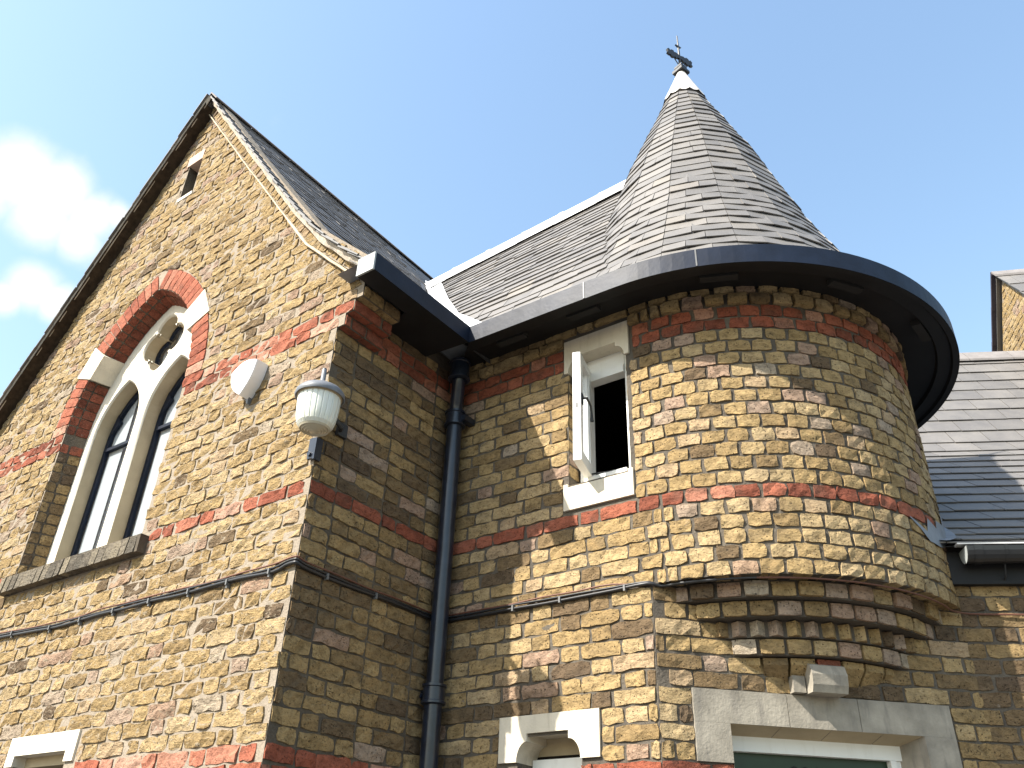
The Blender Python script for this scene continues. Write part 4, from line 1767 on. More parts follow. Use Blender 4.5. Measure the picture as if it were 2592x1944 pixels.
lr = MB()
lr.quad((val_x(4.6), EAVE[0], EAVE[1] - 0.03), (XC, EAVE[0], EAVE[1] - 0.03), (XC, CY, 6.78), (val_x(6.66) - 0.05, CY, 6.62))
lr.quad((val_x(6.66) - 0.05, CY, 6.62), (XC, CY, 6.78), (XC, 4.5, 4.6), (-1.5, 4.5, 4.6))
lroof = lr.build('link_roof', M['slate'], bay)
S2 = SlateLayer()
g = 0.094
nr = int(math.hypot(CY - EAVE[0], 6.72 - EAVE[1]) / g)
for r in range(nr):
    t0 = r / nr
    t1 = min(1.0, (r + 1.8) / nr)

    def at(x, t):
        zt = frz(x)
        flare = -0.035 * math.sin(math.pi * min(1.0, t / 0.30)) if t < 0.30 else 0.0
        return Vector((x, EAVE[0] + (CY - EAVE[0]) * t, EAVE[1] + (zt - EAVE[1]) * t + flare))
    z = at(0, t0).z
    yy = at(0, t0).y
    xl = val_x(z) + 0.05
    rc = cone_r(z)
    dy = CY - yy
    xr = XC - math.sqrt(rc * rc - dy * dy) + 0.05 if rc > dy else XC - 0.02
    x = xl - (0.10 if r % 2 else 0.0) - RS.uniform(0, 0.05)
    while x < xr:
        w = 0.20 + RS.uniform(-0.03, 0.04)
        a, c = max(x, xl), min(x + w - 0.003, xr)
        if c - a > 0.025:
            j = RS.uniform(-0.006, 0.006)
            S2.add([at(a, t0 + j), at(c, t0 + j + RS.uniform(-0.002, 0.002)), at(c, t1), at(a, t1)], RS.random(), 0.004, 0.020 + RS.uniform(-0.003, 0.004), 0.009)
        x += w
S2.finish(lroof, M['slate'], 300)
# lead ridge and valley
for i in range(6):
    x0, x1 = -1.50 + i * 0.40, -1.50 + (i + 1) * 0.40 + 0.012
    if x0 > 0.82:
        break
    b_ = MB()
    lift = 0.004 * (i % 2)
    z0, z1 = frz(x0) + lift, frz(x1) + lift
    s = FSL
    for (ya, za, yb, zb_) in ((CY + 0.03, 0.035, CY - 0.03, 0.035), (CY - 0.03, 0.035, CY - 0.055, -0.03), (CY - 0.055, -0.03, CY - 0.165, -0.03 - 0.11 * s + 0.01)):
        b_.hexa([(x0, ya, z0 + za), (x1, ya, z1 + za), (x1, yb, z1 + zb_), (x0, yb, z0 + zb_), (x0, ya, z0 + za - 0.006), (x1, ya, z1 + za - 0.006), (x1, yb, z1 + zb_ - 0.006), (x0, yb, z0 + zb_ - 0.006)])
    b_.hexa([(x1 - 0.06, CY - 0.03, z1 + 0.034), (x1, CY - 0.03, z1 + 0.034), (x1, CY + 0.03, z1 + 0.034), (x1 - 0.06, CY + 0.03, z1 + 0.034), (x1 - 0.05, CY - 0.02, z1 + 0.052), (x1 - 0.01, CY - 0.02, z1 + 0.052), (x1 - 0.01, CY + 0.02, z1 + 0.052), (x1 - 0.05, CY + 0.02, z1 + 0.052)])
    b_.build('lead_ridge', M['lead'], bay)
NVL = 4
for i in range(NVL):
    t0, t1 = i / NVL, (i + 1) / NVL + 0.02
    b_ = MB()

    def vp(t, side):
        z = 4.60 + (6.68 - 4.60) * t
        x, y = val_x(z), EAVE[0] - 0.12 + (CY - EAVE[0] + 0.12) * t
        if side == 0:
            return Vector((x - 0.05, y, z + 0.075 + 0.004 * (i % 2)))
        if side == 1:
            return Vector((x + 0.015, y, z + 0.012 + 0.004 * (i % 2)))
        return Vector((x + 0.16 - 0.03 * t, y, z + 0.026 + 0.004 * (i % 2)))
    for s0, s1 in ((0, 1), (1, 2)):
        P = [vp(t0, s0), vp(t1, s0), vp(t1, s1), vp(t0, s1)]
        b_.hexa(P + [p - Vector((0, 0, 0.012)) for p in P])
    b_.build('lead_valley', M['lead'], bay)

# =================================================================== ROUND TURRET
turret = thing('round_turret', 'round corner turret of yellow header bricks under a conical slate roof', 'building', (XC, CY, 0))
mb = MB()
ZB = bed(-5)
nseg = 72
for i in range(nseg):
    a0, a1 = math.pi * 1.25 * i / nseg, math.pi * 1.25 * (i + 1) / nseg
    mb.quad(FT(a0 * RT, ZB, 0), FT(a1 * RT, ZB, 0), FT(a1 * RT, 4.62, 0), FT(a0 * RT, 4.62, 0))
i0 = len(mb.v)
mb.v += [tuple(FT(math.pi * 0.55 * i / 30 * RT, ZB + 0.002, 0)) for i in range(31)]
mb.v.append((XC, CY, ZB + 0.002))
for i in range(30):
    mb.f.append((i0 + i, i0 + i + 1, i0 + 31))
tw = mb.build('turret_wall', M['mortar_c'], turret)
LT = Layer()
for k in range(-5, 17):
    e = RT * R(118)
    u_ = max(seam(k) - XC + 0.014, 1.232 - XC if 2 < k < 12 else (1.262 - XC if 11 < k < 15 else -1))
    lay_course(LT, tw, FT, k, [(u_, u_, e, e)], M['stock'], red_bands, bond='header', phase=u_, joint=0.0145, dark=0.03, rough=0.004, rag=0.005,
               proud=0.007 if k < 15 else 0.03, back=-0.012 if k > -5 else -0.13)
# corbelling
mb = MB()
dch = RT * math.cos(math.pi / 4)
CORB = [(-6, 1.048), (-7, 1.000), (-8, 0.930), (-9, 0.912), (-10, 0.872)]
corb = None
CR_ITEMS = []
for k, r in CORB:
    half = math.acos(min(1, (dch - 0.02) / r))
    n = 28
    rr = r - (0.006 if k > -10 else 0.07)
    P = [math.pi / 4 - half + 2 * half * i / n for i in range(n + 1)]
    for a0, a1 in zip(P, P[1:]):
        z0, z1 = bed(k) - 0.004, bed(k) + CO
        c0, c1 = [Vector((XC + rr * math.sin(a), CY - rr * math.cos(a), 0)) for a in (a0, a1)]
        i0, i1 = [Vector((XC + 0.6 * math.sin(a), CY - 0.6 * math.cos(a), 0)) for a in (a0, a1)]
        up0, up1 = Vector((0, 0, z0)), Vector((0, 0, z1))
        mb.quad(c0 + up0, c1 + up0, c1 + up1, c0 + up1)
        mb.quad(c0 + up0, c1 + up0, i1 + up0, i0 + up0)
        mb.quad(c0 + up1, c1 + up1, i1 + up1, i0 + up1)
corbel = mb.build('corbelling', M['mortar_c'], turret)
for k, r in CORB:
    half = math.acos(min(1, dch / r)) + 0.02
    step = (0.1225 if k != -8 else 0.083) / r
    n = max(1, int(math.ceil(2 * half / step)))
    a_start = math.pi / 4 - half + (2 * half - n * step) / 2 + (0.3 * step if k % 2 else 0)

    def FR(u, v, w, r=r):
        a = u / r
        return Vector((XC + (r + w) * math.sin(a), CY - (r + w) * math.cos(a), v))
    for i in range(n):
        a0 = a_start + i * step
        u0, u1 = a0 * r + 0.007, (a0 + step) * r - 0.007
        t = RB.choice((0.05, 0.2, 0.3, 0.35, 0.45, 0.6, 0.86, 0.95, 1.0))
        if k == -8:
            # dogtooth: brick laid cornerwise, a prism pointing out
            um = (u0 + u1) / 2
            b_ = MB()
            z0, z1 = bed(k), top(k)
            pts = [FR(u0 - 0.004, 0, -0.012), FR(um, 0, 0.030), FR(u1 + 0.004, 0, -0.012), FR(um, 0, -0.10)]
            b_.hexa([p + Vector((0, 0, z0)) for p in pts] + [p + Vector((0, 0, z1)) for p in pts])
            o = b_.build('brick', M['stock'], corbel)
            o['tone'] = t
            continue
        pr_ = 0.010
        if k == -6:
            pr_ = 0.020 if i % 2 else 0.004
        if k == -10:
            # bottom course: cut to a splay underneath
            b_ = MB()
            z0, z1 = bed(k), top(k)
            z0 -= 0.03
            P4 = [FR(u0, z0, -0.05), FR(u1, z0, -0.05), FR(u1, z1 - 0.03, 0.012), FR(u0, z1 - 0.03, 0.012)]
            P5 = [FR(u0, z0, -0.15), FR(u1, z0, -0.15), FR(u1, z1, -0.15), FR(u0, z1, -0.15)]
            P6 = [FR(u0, z1, 0.012), FR(u1, z1, 0.012)]
            i0 = len(b_.v)
            b_.v += [tuple(p) for p in P4 + P6 + P5]
            for f in ((0, 1, 2, 3), (3, 2, 5, 4), (4, 5, 8, 9), (0, 1, 7, 6), (6, 7, 8, 9), (0, 3, 4, 9, 6), (1, 2, 5, 8, 7)):
                b_.f.append(tuple(i0 + q for q in f))
            mid = abs((a0 + step / 2) - math.pi / 4) < 0.14
            o = b_.build('brick', M['red'] if mid else M['stock'], corbel)
            o['tone'] = 0.2 if mid else RB.uniform(0.15, 0.5)
            continue
        LT.add(corbel, FR, [(u0, bed(k)), (u1, bed(k)), (u1, top(k)), (u0, top(k))], M['stock'], t, proud=pr_, rough=0.002, rag=0.002, back=-0.13)
LT.finish(300)

# conical roof
mb = MB()
NF = 48
for (z0, r0), (z1, r1) in zip(CONE, CONE[1:]):
    for i in range(NF):
        a0, a1 = 2 * math.pi * i / NF, 2 * math.pi * (i + 1) / NF
        q0, q1 = max(0.0, r0 - 0.022), r1 - 0.022
        mb.quad((XC + q1 * math.cos(a0), CY + q1 * math.sin(a0), z1), (XC + q1 * math.cos(a1), CY + q1 * math.sin(a1), z1), (XC + q0 * math.cos(a1), CY + q0 * math.sin(a1), z0), (XC + q0 * math.cos(a0), CY + q0 * math.sin(a0), z0))
croof = mb.build('cone_roof', M['slate'], turret)
S3 = SlateLayer()
prof = [(r, z) for z, r in reversed(CONE)]
prof = [p for p in prof if p[1] <= 7.5]
pr = rows_on(prof, 0.092)
FAC = 16
A_OFF = R(9)


def facet_pt(r, f):
    """point on a 14-sided ring, f counted in facets; the arris runs on the ring of radius r"""
    i = math.floor(f)
    t = f - i
    a0, a1 = A_OFF + 2 * math.pi * i / FAC, A_OFF + 2 * math.pi * (i + 1) / FAC
    k = 0.45 + 0.55 * min(1.0, max(0.0, (r - 0.55) / 0.5))          # flat facets above, rounded towards the eaves
    ch = Vector((math.cos(a0), math.sin(a0), 0)) * (1 - t) + Vector((math.cos(a1), math.sin(a1), 0)) * t
    a = a0 + (a1 - a0) * t
    rd = Vector((math.cos(a), math.sin(a), 0))
    return (ch * (1 - k) * 1.008 + rd * k) * r


for r in range(len(pr) - 1):
    p0, p1 = pr[r], pr[min(r + 2, len(pr) - 1)]
    wid = 2 * math.pi * p0[0] / FAC
    n = max(1, int(round(wid / 0.20)))
    for f in range(FAC):
        ang = A_OFF + 2 * math.pi * (f + 0.5) / FAC
        cuts = [0.0]
        if n == 1:
            if wid > 0.17 and RS.random() < 0.35:
                cuts.append(RS.uniform(0.35, 0.65))
        else:
            for q in range(1, n):
                cuts.append(q / n + (0.13 if (r % 2) else -0.13) + RS.uniform(-0.05, 0.05))
        cuts.append(1.0)
        for c0, c1 in zip(cuts, cuts[1:]):
            gp = 0.0012 / max(0.05, wid)
            e = 0.999
            a_, b2 = f + min(c0 + gp, e), f + min(c1 - gp, e)
            j = RS.uniform(-0.004, 0.004)
            L0, L1 = facet_pt(p0[0], a_), facet_pt(p0[0], b2)
            U0, U1 = facet_pt(p1[0], a_), facet_pt(p1[0], b2)
            c = Vector((XC, CY, 0))
            S3.add([c + L0 + Vector((0, 0, p0[1] + j)), c + L1 + Vector((0, 0, p0[1] + j + RS.uniform(-0.002, 0.002))), c + U1 + Vector((0, 0, p1[1])), c + U0 + Vector((0, 0, p1[1]))],
                   RS.random(), -0.004, 0.012 + RS.uniform(-0.003, 0.004), 0.008)
S3.finish(croof, M['slate'], 300)
# lead cap with a scalloped foot
mb = MB()
n = 56
for i in range(n):
    a0, a1 = 2 * math.pi * i / n, 2 * math.pi * (i + 1) / n
    sc0, sc1 = 0.022 * abs(math.sin(a0 * 7)), 0.022 * abs(math.sin(a1 * 7))
    for (z0, r0, z1, r1, s) in ((7.83, 0.032, 7.66, 0.094, 0), (7.66, 0.094, 7.425, 0.184, 1)):
        za, zb_ = z1 - (sc0 if s else 0), z1 - (sc1 if s else 0)
        mb.quad((XC + r1 * math.cos(a0), CY + r1 * math.sin(a0), za), (XC + r1 * math.cos(a1), CY + r1 * math.sin(a1), zb_), (XC + r0 * math.cos(a1), CY + r0 * math.sin(a1), z0), (XC + r0 * math.cos(a0), CY + r0 * math.sin(a0), z0))
cap = mb.build('lead_cap', M['lead_cap'], turret)
smooth_angle(cap, 60)

# finial
fin = thing('roof_finial', 'black iron finial with leaf scrolls on the tip of the turret', 'finial', (XC, CY, 7.82))
b_ = MB()


def sq(z, h, w, rot=0.5):
    for s_ in (0,):
        P = [(XC + w * math.cos(rot + i * math.pi / 2), CY + w * math.sin(rot + i * math.pi / 2)) for i in range(4)]
        b_.hexa([(x, y, z) for x, y in P] + [(x, y, z + h) for x, y in P])


sq(7.825, 0.030, 0.075)
sq(7.856, 0.028, 0.040)
sq(7.885, 0.022, 0.055)
b_.build('base_collar', M['iron'], fin)
b_ = MB()
b_.tube([(XC, CY, 7.90), (XC, CY, 8.12), (XC, CY, 8.25), (XC, CY, 8.345)], [0.013, 0.010, 0.007, 0.005], 8)
b_.build('spike', M['iron'], fin)
fdir = (Vector((CR.x, CR.y, 0)).normalized() * 0.86 + Vector((-CR.y, CR.x, 0)).normalized() * 0.51).normalized()


def leaf(name, outline, c, d, th):
    nn = Vector((-d.y, d.x, 0)).normalized() * th / 2
    V = [c + d * u + Vector((0, 0, v)) + nn for u, v in outline] + [c + d * u + Vector((0, 0, v)) - nn for u, v in outline]
    n = len(outline)
    tris = tessellate_polygon([[Vector((u, v, 0)) for u, v in outline]])
    F = [tuple(t) for t in tris] + [tuple(i + n for i in reversed(t)) for t in tris] + [(i, (i + 1) % n, (i + 1) % n + n, i + n) for i in range(n)]
    o = mesh(name, V, F, M['iron'], fin)
    fix_normals(o.data)


LEAF = [(u * 0.95, v * 1.15) for u, v in [(0.0, -0.014), (0.03, -0.024), (0.045, -0.04), (0.06, -0.028), (0.075, -0.040), (0.095, -0.045), (0.112, -0.03), (0.128, -0.036), (0.152, -0.026), (0.140, -0.006), (0.150, 0.018),
        (0.128, 0.034), (0.115, 0.020), (0.100, 0.034), (0.075, 0.038), (0.066, 0.022), (0.045, 0.030), (0.022, 0.024), (0.0, 0.016)]]
for s in (1, -1):
    leaf('leaf', LEAF, Vector((XC, CY, 8.04)), fdir * s, 0.02)
    b2 = MB()
    b2.tube([Vector((XC, CY, 7.915)), Vector((XC, CY, 7.95)) + fdir * s * 0.03, Vector((XC, CY, 8.015)) + fdir * s * 0.075], 0.005, 6)
    b2.build('scroll', M['iron'], fin)
    leaf('bud', [(0, -0.012), (0.016, -0.008), (0.034, 0.008), (0.016, 0.010), (0, 0.014)], Vector((XC, CY, 8.19)), fdir * s, 0.012)

# -------------------------------------------------- box gutter running round all three: one path
gut = thing('box_gutter', 'black box gutter curving from the gable eaves round the turret', 'gutter', (0.35, 0.72, 4.5))
XG, YG, RG = 0.348, 0.722, 1.452
path = [(XG, -0.10), (XG, 0.05), (XG, YG)]
tail = []
for i in range(0, 81):
    a = R(2.0 + 2.5 * i)
    if a > R(205):
        break
    tail.append((XC + RG * math.sin(a), CY - RG * math.cos(a)))
path = [(XG, -0.10), (XG, YG)]
cpath = [(XG, YG), (0.93, 0.728), (1.15, 0.732)] + tail


def offset_path(P, d):
    o = []
    n = len(P)
    for i in range(n):
        a = Vector(P[max(i - 1, 0)])
        b = Vector(P[i])
        c = Vector(P[min(i + 1, n - 1)])
        t1 = (b - a).normalized() if (b - a).length > 1e-6 else (c - b).normalized()
        t2 = (c - b).normalized() if (c - b).length > 1e-6 else t1
        n1, n2 = Vector((-t1.y, t1.x)), Vector((-t2.y, t2.x))
        m_ = (n1 + n2)
        m_.normalize()
        k = d / max(0.3, m_.dot(n1))
        o.append((b.x + m_.x * k, b.y + m_.y * k))
    return o


full = path[:1] + [(XG, YG)] + cpath[1:]
SEC_F = [(0.0, 4.49), (0.0, 4.606), (0.012, 4.609), (0.02, 4.600)]
SEC_S = [(0.003, 4.492), (0.035, 4.494), (0.045, 4.512), (0.115, 4.517), (0.125, 4.538), (0.40, 4.578)]
SEC_T = [(0.015, 4.600), (0.09, 4.588), (0.30, 4.585)]


def sweep(P, sec, i0, i1):
    b = MB()
    offs = [(offset_path(P, d), z) for d, z in sec]
    for i in range(i0, i1):
        for (o0, z0), (o1, z1) in zip(offs, offs[1:]):
            b.quad((*o0[i], z0), (*o0[i + 1], z0), (*o1[i + 1], z1), (*o1[i], z1))
    return b


nP = len(full)
joints = [0, 1, 2, 3, 11, 24, 38, 53, 68, nP - 1]
for a, c in zip(joints, joints[1:]):
    o = sweep(full, SEC_F, a, c).build('fascia', M['black_paint'], gut)
    smooth_angle(o, 30)
o = sweep(full, SEC_S, 1, nP - 1).build('soffit', M['soffit'], gut)
smooth_angle(o, 20)
b_ = MB()
for d0, d1, z0, z1 in ((0.003, 0.035, 4.492, 4.494),):
    b_.quad((XG - 0.003, -0.098, 4.492), (XG - 0.13, -0.098, 4.492), (XG - 0.13, 0.30, 4.492), (XG - 0.003, 0.30, 4.492))
b_.quad((XG - 0.003, 0.30, 4.493), (-0.0, 0.30, 4.51), (0.0, YG, 4.51), (XG - 0.003, YG, 4.493))
b_.build('soffit', M['soffit'], gut)
b_ = MB()
b_.quad((XG - 0.13, -0.1, 4.492), (XG - 0.13, 0.30, 4.492), (XG - 0.13, 0.30, 4.61), (XG - 0.13, -0.1, 4.61))
b_.build('gutter_back', M['black_paint'], gut)
sweep(full, SEC_T, 0, nP - 1).build('gutter_lining', M['lead_dark'], gut)
b_ = MB()
b_.box(XG - 0.128, XG - 0.001, -0.112, -0.1005, 4.488, 4.606)
b_.build('end_cap', M['plastic_grey'], gut)
# joint straps and rivets
for jx in (3, 11):
    p = Vector((*full[jx], 0))
    t = (Vector((*full[jx + 1], 0)) - Vector((*full[jx - 1], 0))).normalized()
    nrm = Vector((t.y, -t.x, 0))
    b_ = MB()
    b_.hexa([p - t * 0.004 + nrm * 0.0005 + Vector((0, 0, 4.492)), p + t * 0.004 + nrm * 0.0005 + Vector((0, 0, 4.492)), p + t * 0.004 + nrm * 0.003 + Vector((0, 0, 4.492)), p - t * 0.004 + nrm * 0.003 + Vector((0, 0, 4.492)),
             p - t * 0.004 + nrm * 0.0005 + Vector((0, 0, 4.605)), p + t * 0.004 + nrm * 0.0005 + Vector((0, 0, 4.605)), p + t * 0.004 + nrm * 0.003 + Vector((0, 0, 4.605)), p - t * 0.004 + nrm * 0.003 + Vector((0, 0, 4.605))])
    b_.build('joint_strap', M['clip'], gut)
# soffit vents


def vent(c, t):
    c = Vector((*c, 4.5185))
    t = Vector((*t, 0)).normalized()
    n_ = Vector((-t.y, t.x, 0))
    b = MB()
    P = [c - t * 0.10 - n_ * 0.025, c + t * 0.10 - n_ * 0.025, c + t * 0.10 + n_ * 0.025, c - t * 0.10 + n_ * 0.025]
    sl_ = [0, 0, 0.003, 0.003]
    b.hexa([p + Vector((0, 0, s_ - 0.012)) for p, s_ in zip(P, sl_)] + [p + Vector((0, 0, s_ + 0.02)) for p, s_ in zip(P, sl_)])
    b.build('soffit_vent', M['vent'], gut)


vent((0.56, YG + 0.15), (1, 0))
vent((1.06, YG + 0.155), (1, 0))
vent((0.20, 0.52), (0, 1))
for a in (24, 55, 86):
    rr = RG - 0.15
    vent((XC + rr * math.sin(R(a)), CY - rr * math.cos(R(a))), (math.cos(R(a)), math.sin(R(a))))

# =================================================================== SIDE WING
wing = thing('side_wing', 'low brick side wing behind the turret with a broad slate roof', 'building', (EX, EY, 0))
mb = MB()
for z0, z1 in ((0, 3.30),):
    mb.quad(FE(0, z0, 0), FE(4.5, z0, 0), FE(4.5, z1, 0), FE(0, z1, 0))
ew = mb.build('front_wall', M['mortar_c'], wing)
LE = Layer()
for k in range(-24, -3):
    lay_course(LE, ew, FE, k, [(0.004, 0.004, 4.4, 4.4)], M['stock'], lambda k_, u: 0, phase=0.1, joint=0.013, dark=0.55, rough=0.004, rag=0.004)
LE.finish(300)
EPROF = [(0.0, 3.245), (0.21, 3.34), (0.41, 3.45), (0.61, 3.57), (0.80, 3.70), (0.98, 3.83), (2.63, 5.09), (2.79, 5.26), (3.98, 6.93)]
# distances are measured back from a line 0.12 in front of the wall


def FER(u, d, z):
    return FE(u, z, 0.12 - d)


mb = MB()
for (d0, z0), (d1, z1) in zip(EPROF, EPROF[1:]):
    mb.quad(FER(-0.9, d0, z0 - 0.02), FER(6, d0, z0 - 0.02), FER(6, d1, z1 - 0.02), FER(-0.9, d1, z1 - 0.02))
mb.quad(FER(-0.9, 3.98, 6.91), FER(6, 3.98, 6.91), FER(6, 8, 3.3), FER(-0.9, 8, 3.3))
eroof = mb.build('wing_roof', M['slate'], wing)
S4 = SlateLayer()
pr = rows_on(EPROF, 0.229)
for r in range(len(pr) - 1):
    p0, p1 = pr[r], pr[min(r + 1, len(pr) - 1)]
    dx, dz = p1[0] - p0[0], p1[1] - p0[1]
    p1 = (p0[0] + dx * 1.08, p0[1] + dz * 1.08)
    u = -0.9 + (0.15 if r % 2 else 0)
    while u < 4.2:
        w = 0.30 + RS.uniform(-0.012, 0.012)
        j = RS.uniform(-0.005, 0.005)
        a, c = u + 0.003, u + w - 0.003
        P = [FER(a, p0[0] + j, p0[1] + j * 0.7), FER(c, p0[0] + j, p0[1] + j * 0.7), FER(c, *p1), FER(a, *p1)]
        # stop short of the turret
        cen = (P[0] + P[1]) / 2
        if math.hypot(cen.x - XC, cen.y - CY) > RT - 0.12:
            S4.add(P, 0.10 + 0.75 * RS.random(), -0.006, 0.0065 + RS.uniform(-0.0015, 0.0015), 0.007)
        u += w
S4.finish(eroof, M['slate'], 300)
for i in range(14):
    u0, u1 = -0.95 + i * 0.45, -0.95 + (i + 1) * 0.45 - 0.006
    b_ = MB()
    for s in (1, -1):
        P = [FER(u0, 3.98, 6.955), FER(u1, 3.98, 6.955), FER(u1, 3.98 - s * 0.13, 6.955 - 0.165), FER(u0, 3.98 - s * 0.13, 6.955 - 0.165)]
        b_.hexa(P + [p + Vector((0, 0, 0.025)) for p in P])
    b_.build('ridge_tile', M['ridge'], eroof)
b_ = MB()
b_.hexa([FE(0.03, 3.228, 0.145), FE(4.4, 3.228, 0.145), FE(4.4, 3.228, 0.10), FE(0.03, 3.228, 0.10), FE(0.03, 3.236, 0.145), FE(4.4, 3.236, 0.145), FE(4.4, 3.236, 0.10), FE(0.03, 3.236, 0.10)])
b_.build('eaves_trim', M['trim'], wing)
b_ = MB()
b_.fbox(FE, 0.0, 4.4, 3.055, 3.225, 0.003, 0.045)
b_.build('fascia_board', M['soffit'], wing)
# half round gutter
gu = MB()
n = 10
for i in range(n):
    a0, a1 = math.pi * i / n, math.pi * (i + 1) / n
    for r_, flip in ((0.055, 1), (0.050, 0)):
        p = lambda u, a: FE(u, 3.215 - r_ * math.sin(a) * 1.35, 0.105 + r_ * math.cos(a))
        gu.quad(p(0.065, a0), p(4.4, a0), p(4.4, a1), p(0.065, a1))
gut2 = gu.build('wing_gutter', M['plastic'], wing)
smooth_angle(gut2, 40)
for u in (0.068, 0.125):
    b_ = MB()
    i0 = 0
    if u < 0.1:
        b_.v = [tuple(FE(u - 0.004, 3.215 - 0.056 * math.sin(math.pi * i / n) * 1.35, 0.105 + 0.056 * math.cos(math.pi * i / n))) for i in range(n + 1)]
        b_.v += [tuple(FE(u - 0.001, 3.215 - 0.056 * math.sin(math.pi * i / n) * 1.35, 0.105 + 0.056 * math.cos(math.pi * i / n))) for i in range(n + 1)]
        b_.f = [tuple(range(n + 1)), tuple(range(2 * n + 1, n, -1))]
        b_.build('gutter_end', M['plastic_grey'], gut2)
for u in (0.10, 0.245, 1.1, 2.0):
    b_ = MB()
    for i in range(n):
        a0, a1 = math.pi * i / n, math.pi * (i + 1) / n
        p = lambda u_, a: FE(u_, 3.217 - 0.0585 * math.sin(a) * 1.35, 0.105 + 0.0585 * math.cos(a))
        w_ = 0.04 if u < 0.2 else 0.012
        b_.quad(p(u, a0), p(u + w_, a0), p(u + w_, a1), p(u, a1))
    if u > 0.2:
        b_.tube([FE(u + 0.006, 3.15, 0.10), FE(u + 0.006, 3.09, 0.07), FE(u + 0.006, 3.075, 0.046)], 0.004, 6)
    b_.build('gutter_bracket', M['plastic'], gut2)
# lead flashing where the wing roof meets the turret
b_ = MB()


def TZ(a_deg, z, w):
    return FT(R(a_deg) * RT, z, w)


n = 18
a0d, a1d = 74.0, 150.0


def eroof_z(p):
    """height of the wing roof under a point"""
    nE = Vector((math.sin(AE), -math.cos(AE), 0))
    d = 0.12 - (Vector((p.x - EX, p.y - EY, 0))).dot(nE)
    for (d0, z0), (d1, z1) in zip(EPROF, EPROF[1:]):
        if d <= d1:
            return z0 + (z1 - z0) * (d - d0) / (d1 - d0)
    return EPROF[-1][1]


def strip(top_pts, bot_pts, w0):
    """dressed lead between two edge lines (degrees, height), stood w0 off the bricks"""
    def at_(P, a):
        for (x0, z0), (x1, z1) in zip(P, P[1:]):
            if a <= x1:
                return z0 + (z1 - z0) * (a - x0) / (x1 - x0)
        return P[-1][1]
    lo, hi = top_pts[0][0], top_pts[-1][0]
    brk = sorted({p[0] for p in top_pts} | {p[0] for p in bot_pts if lo <= p[0] <= hi} | {lo + (hi - lo) * q / 24 for q in range(25)})
    for a0, a1 in zip(brk, brk[1:]):
        b_.quad(TZ(a0, at_(bot_pts, a0), w0), TZ(a1, at_(bot_pts, a1), w0), TZ(a1, at_(top_pts, a1), w0 - 0.003), TZ(a0, at_(top_pts, a0), w0 - 0.003))


topl = [(69.3, 3.312), (76.6, 3.268), (78.4, 3.350), (83.5, 3.325), (84.5, 3.375), (92, 3.40), (93, 3.46), (102, 3.53), (103, 3.62), (114, 3.78), (116, 3.95), (150, 4.6)]
botl = [(69.3, 3.302), (73.0, 3.262), (76.5, 3.216), (84.0, 3.222), (89.0, 3.262)] + [(a, max(3.27, eroof_z(TZ(a, 0, 0.014)) - 0.03)) for a in range(94, 152, 4)]
strip(topl, botl, 0.014)
for i in range(17):
    a0, a1 = 83.0 + i * 4, 83.0 + (i + 1) * 4
    P = []
    for a in (a0, a1):
        for w in (0.012, 0.06):
            q = TZ(a, 0, w)
            P.append(Vector((q.x, q.y, max(3.237, eroof_z(q) + 0.016))))
    b_.quad(P[0], P[1], P[3], P[2])
b_.build('lead_flashing', M['lead_dark'], wing)

# =================================================================== REAR GABLE beyond the wing
rear = thing('rear_gable', 'distant sunlit brick gable rising behind the side wing ridge', 'building', (3.0, 7.6, 0))
wd = Vector((0.416, -0.909, 0))
nw = Vector((-0.909, -0.416, 0))
AP = Vector((3.069, 7.366, 8.25))


def FRG(u, v, w):
    p = AP + wd * u + nw * w
    return Vector((p.x, p.y, v))


n1, n2 = 1.33, 1.16
mb = MB()
mb.v = [tuple(FRG(-2.6, 8.25 - 2.6 * n2, 0)), tuple(FRG(-2.6, 0, 0)), tuple(FRG(2.2, 0, 0)), tuple(FRG(2.2, 8.25 - 2.2 * n1, 0)), tuple(FRG(0, 8.25, 0))]
mb.f = [(0, 1, 2, 3, 4)]
rw = mb.build('gable_wall', M['mortar_a'], rear)
mb = MB()
er = Vector((0.909, 0.416, 0))
for u_, nn in ((2.2, n1), (-2.6, n2)):
    p0 = FRG(u_, 0, 0)
    zt_ = 8.25 - abs(u_) * nn
    mb.quad(p0, p0 + er * 2.9, p0 + er * 2.9 + Vector((0, 0, zt_)), p0 + Vector((0, 0, zt_)))
mb.v += [tuple(Vector(v) + er * 2.9) for v in ([FRG(-2.6, 0, 0), FRG(2.2, 0, 0), FRG(2.2, 8.25 - 2.2 * n1, 0), FRG(0, 8.25, 0), FRG(-2.6, 8.25 - 2.6 * n2, 0)])]
mb.f.append(tuple(range(len(mb.v) - 5, len(mb.v))))
mb.build('flank_wall', M['mortar_a'], rear)
LR = Layer()
zc = 6.9
k = int((6.9 - ZM) / CO)
while top(k) < 8.2:
    z0, z1 = bed(k), top(k)
    f1 = lambda z: (8.25 - z) / n1 - 0.02
    f2 = lambda z: -(8.25 - z) / n2 + 0.02
    lay_course(LR, rw, FRG, k, [(f2(z0), f2(z1), f1(z0), f1(z1))], M['stock_a'], lambda k_, u: 0, joint=0.013, rough=0.004, rag=0.004)
    k += 1
LR.finish(0)
er = Vector((0.909, 0.416, 0))
mb = MB()
for s, nn in ((1, n1), (-1, n2)):
    a = AP - er * 0.05 + Vector((0, 0, 0.05))
    b = AP + er * 3.0 + Vector((0, 0, 0.05))
    dn = wd * s * 2.5 + Vector((0, 0, -2.5 * nn))
    P = [a, b, b + dn, a + dn]
    mb.hexa(P + [p + Vector((0, 0, 0.04)) for p in P])
rroof = mb.build('gable_roof', M['slate'], rear)
S5 = SlateLayer()
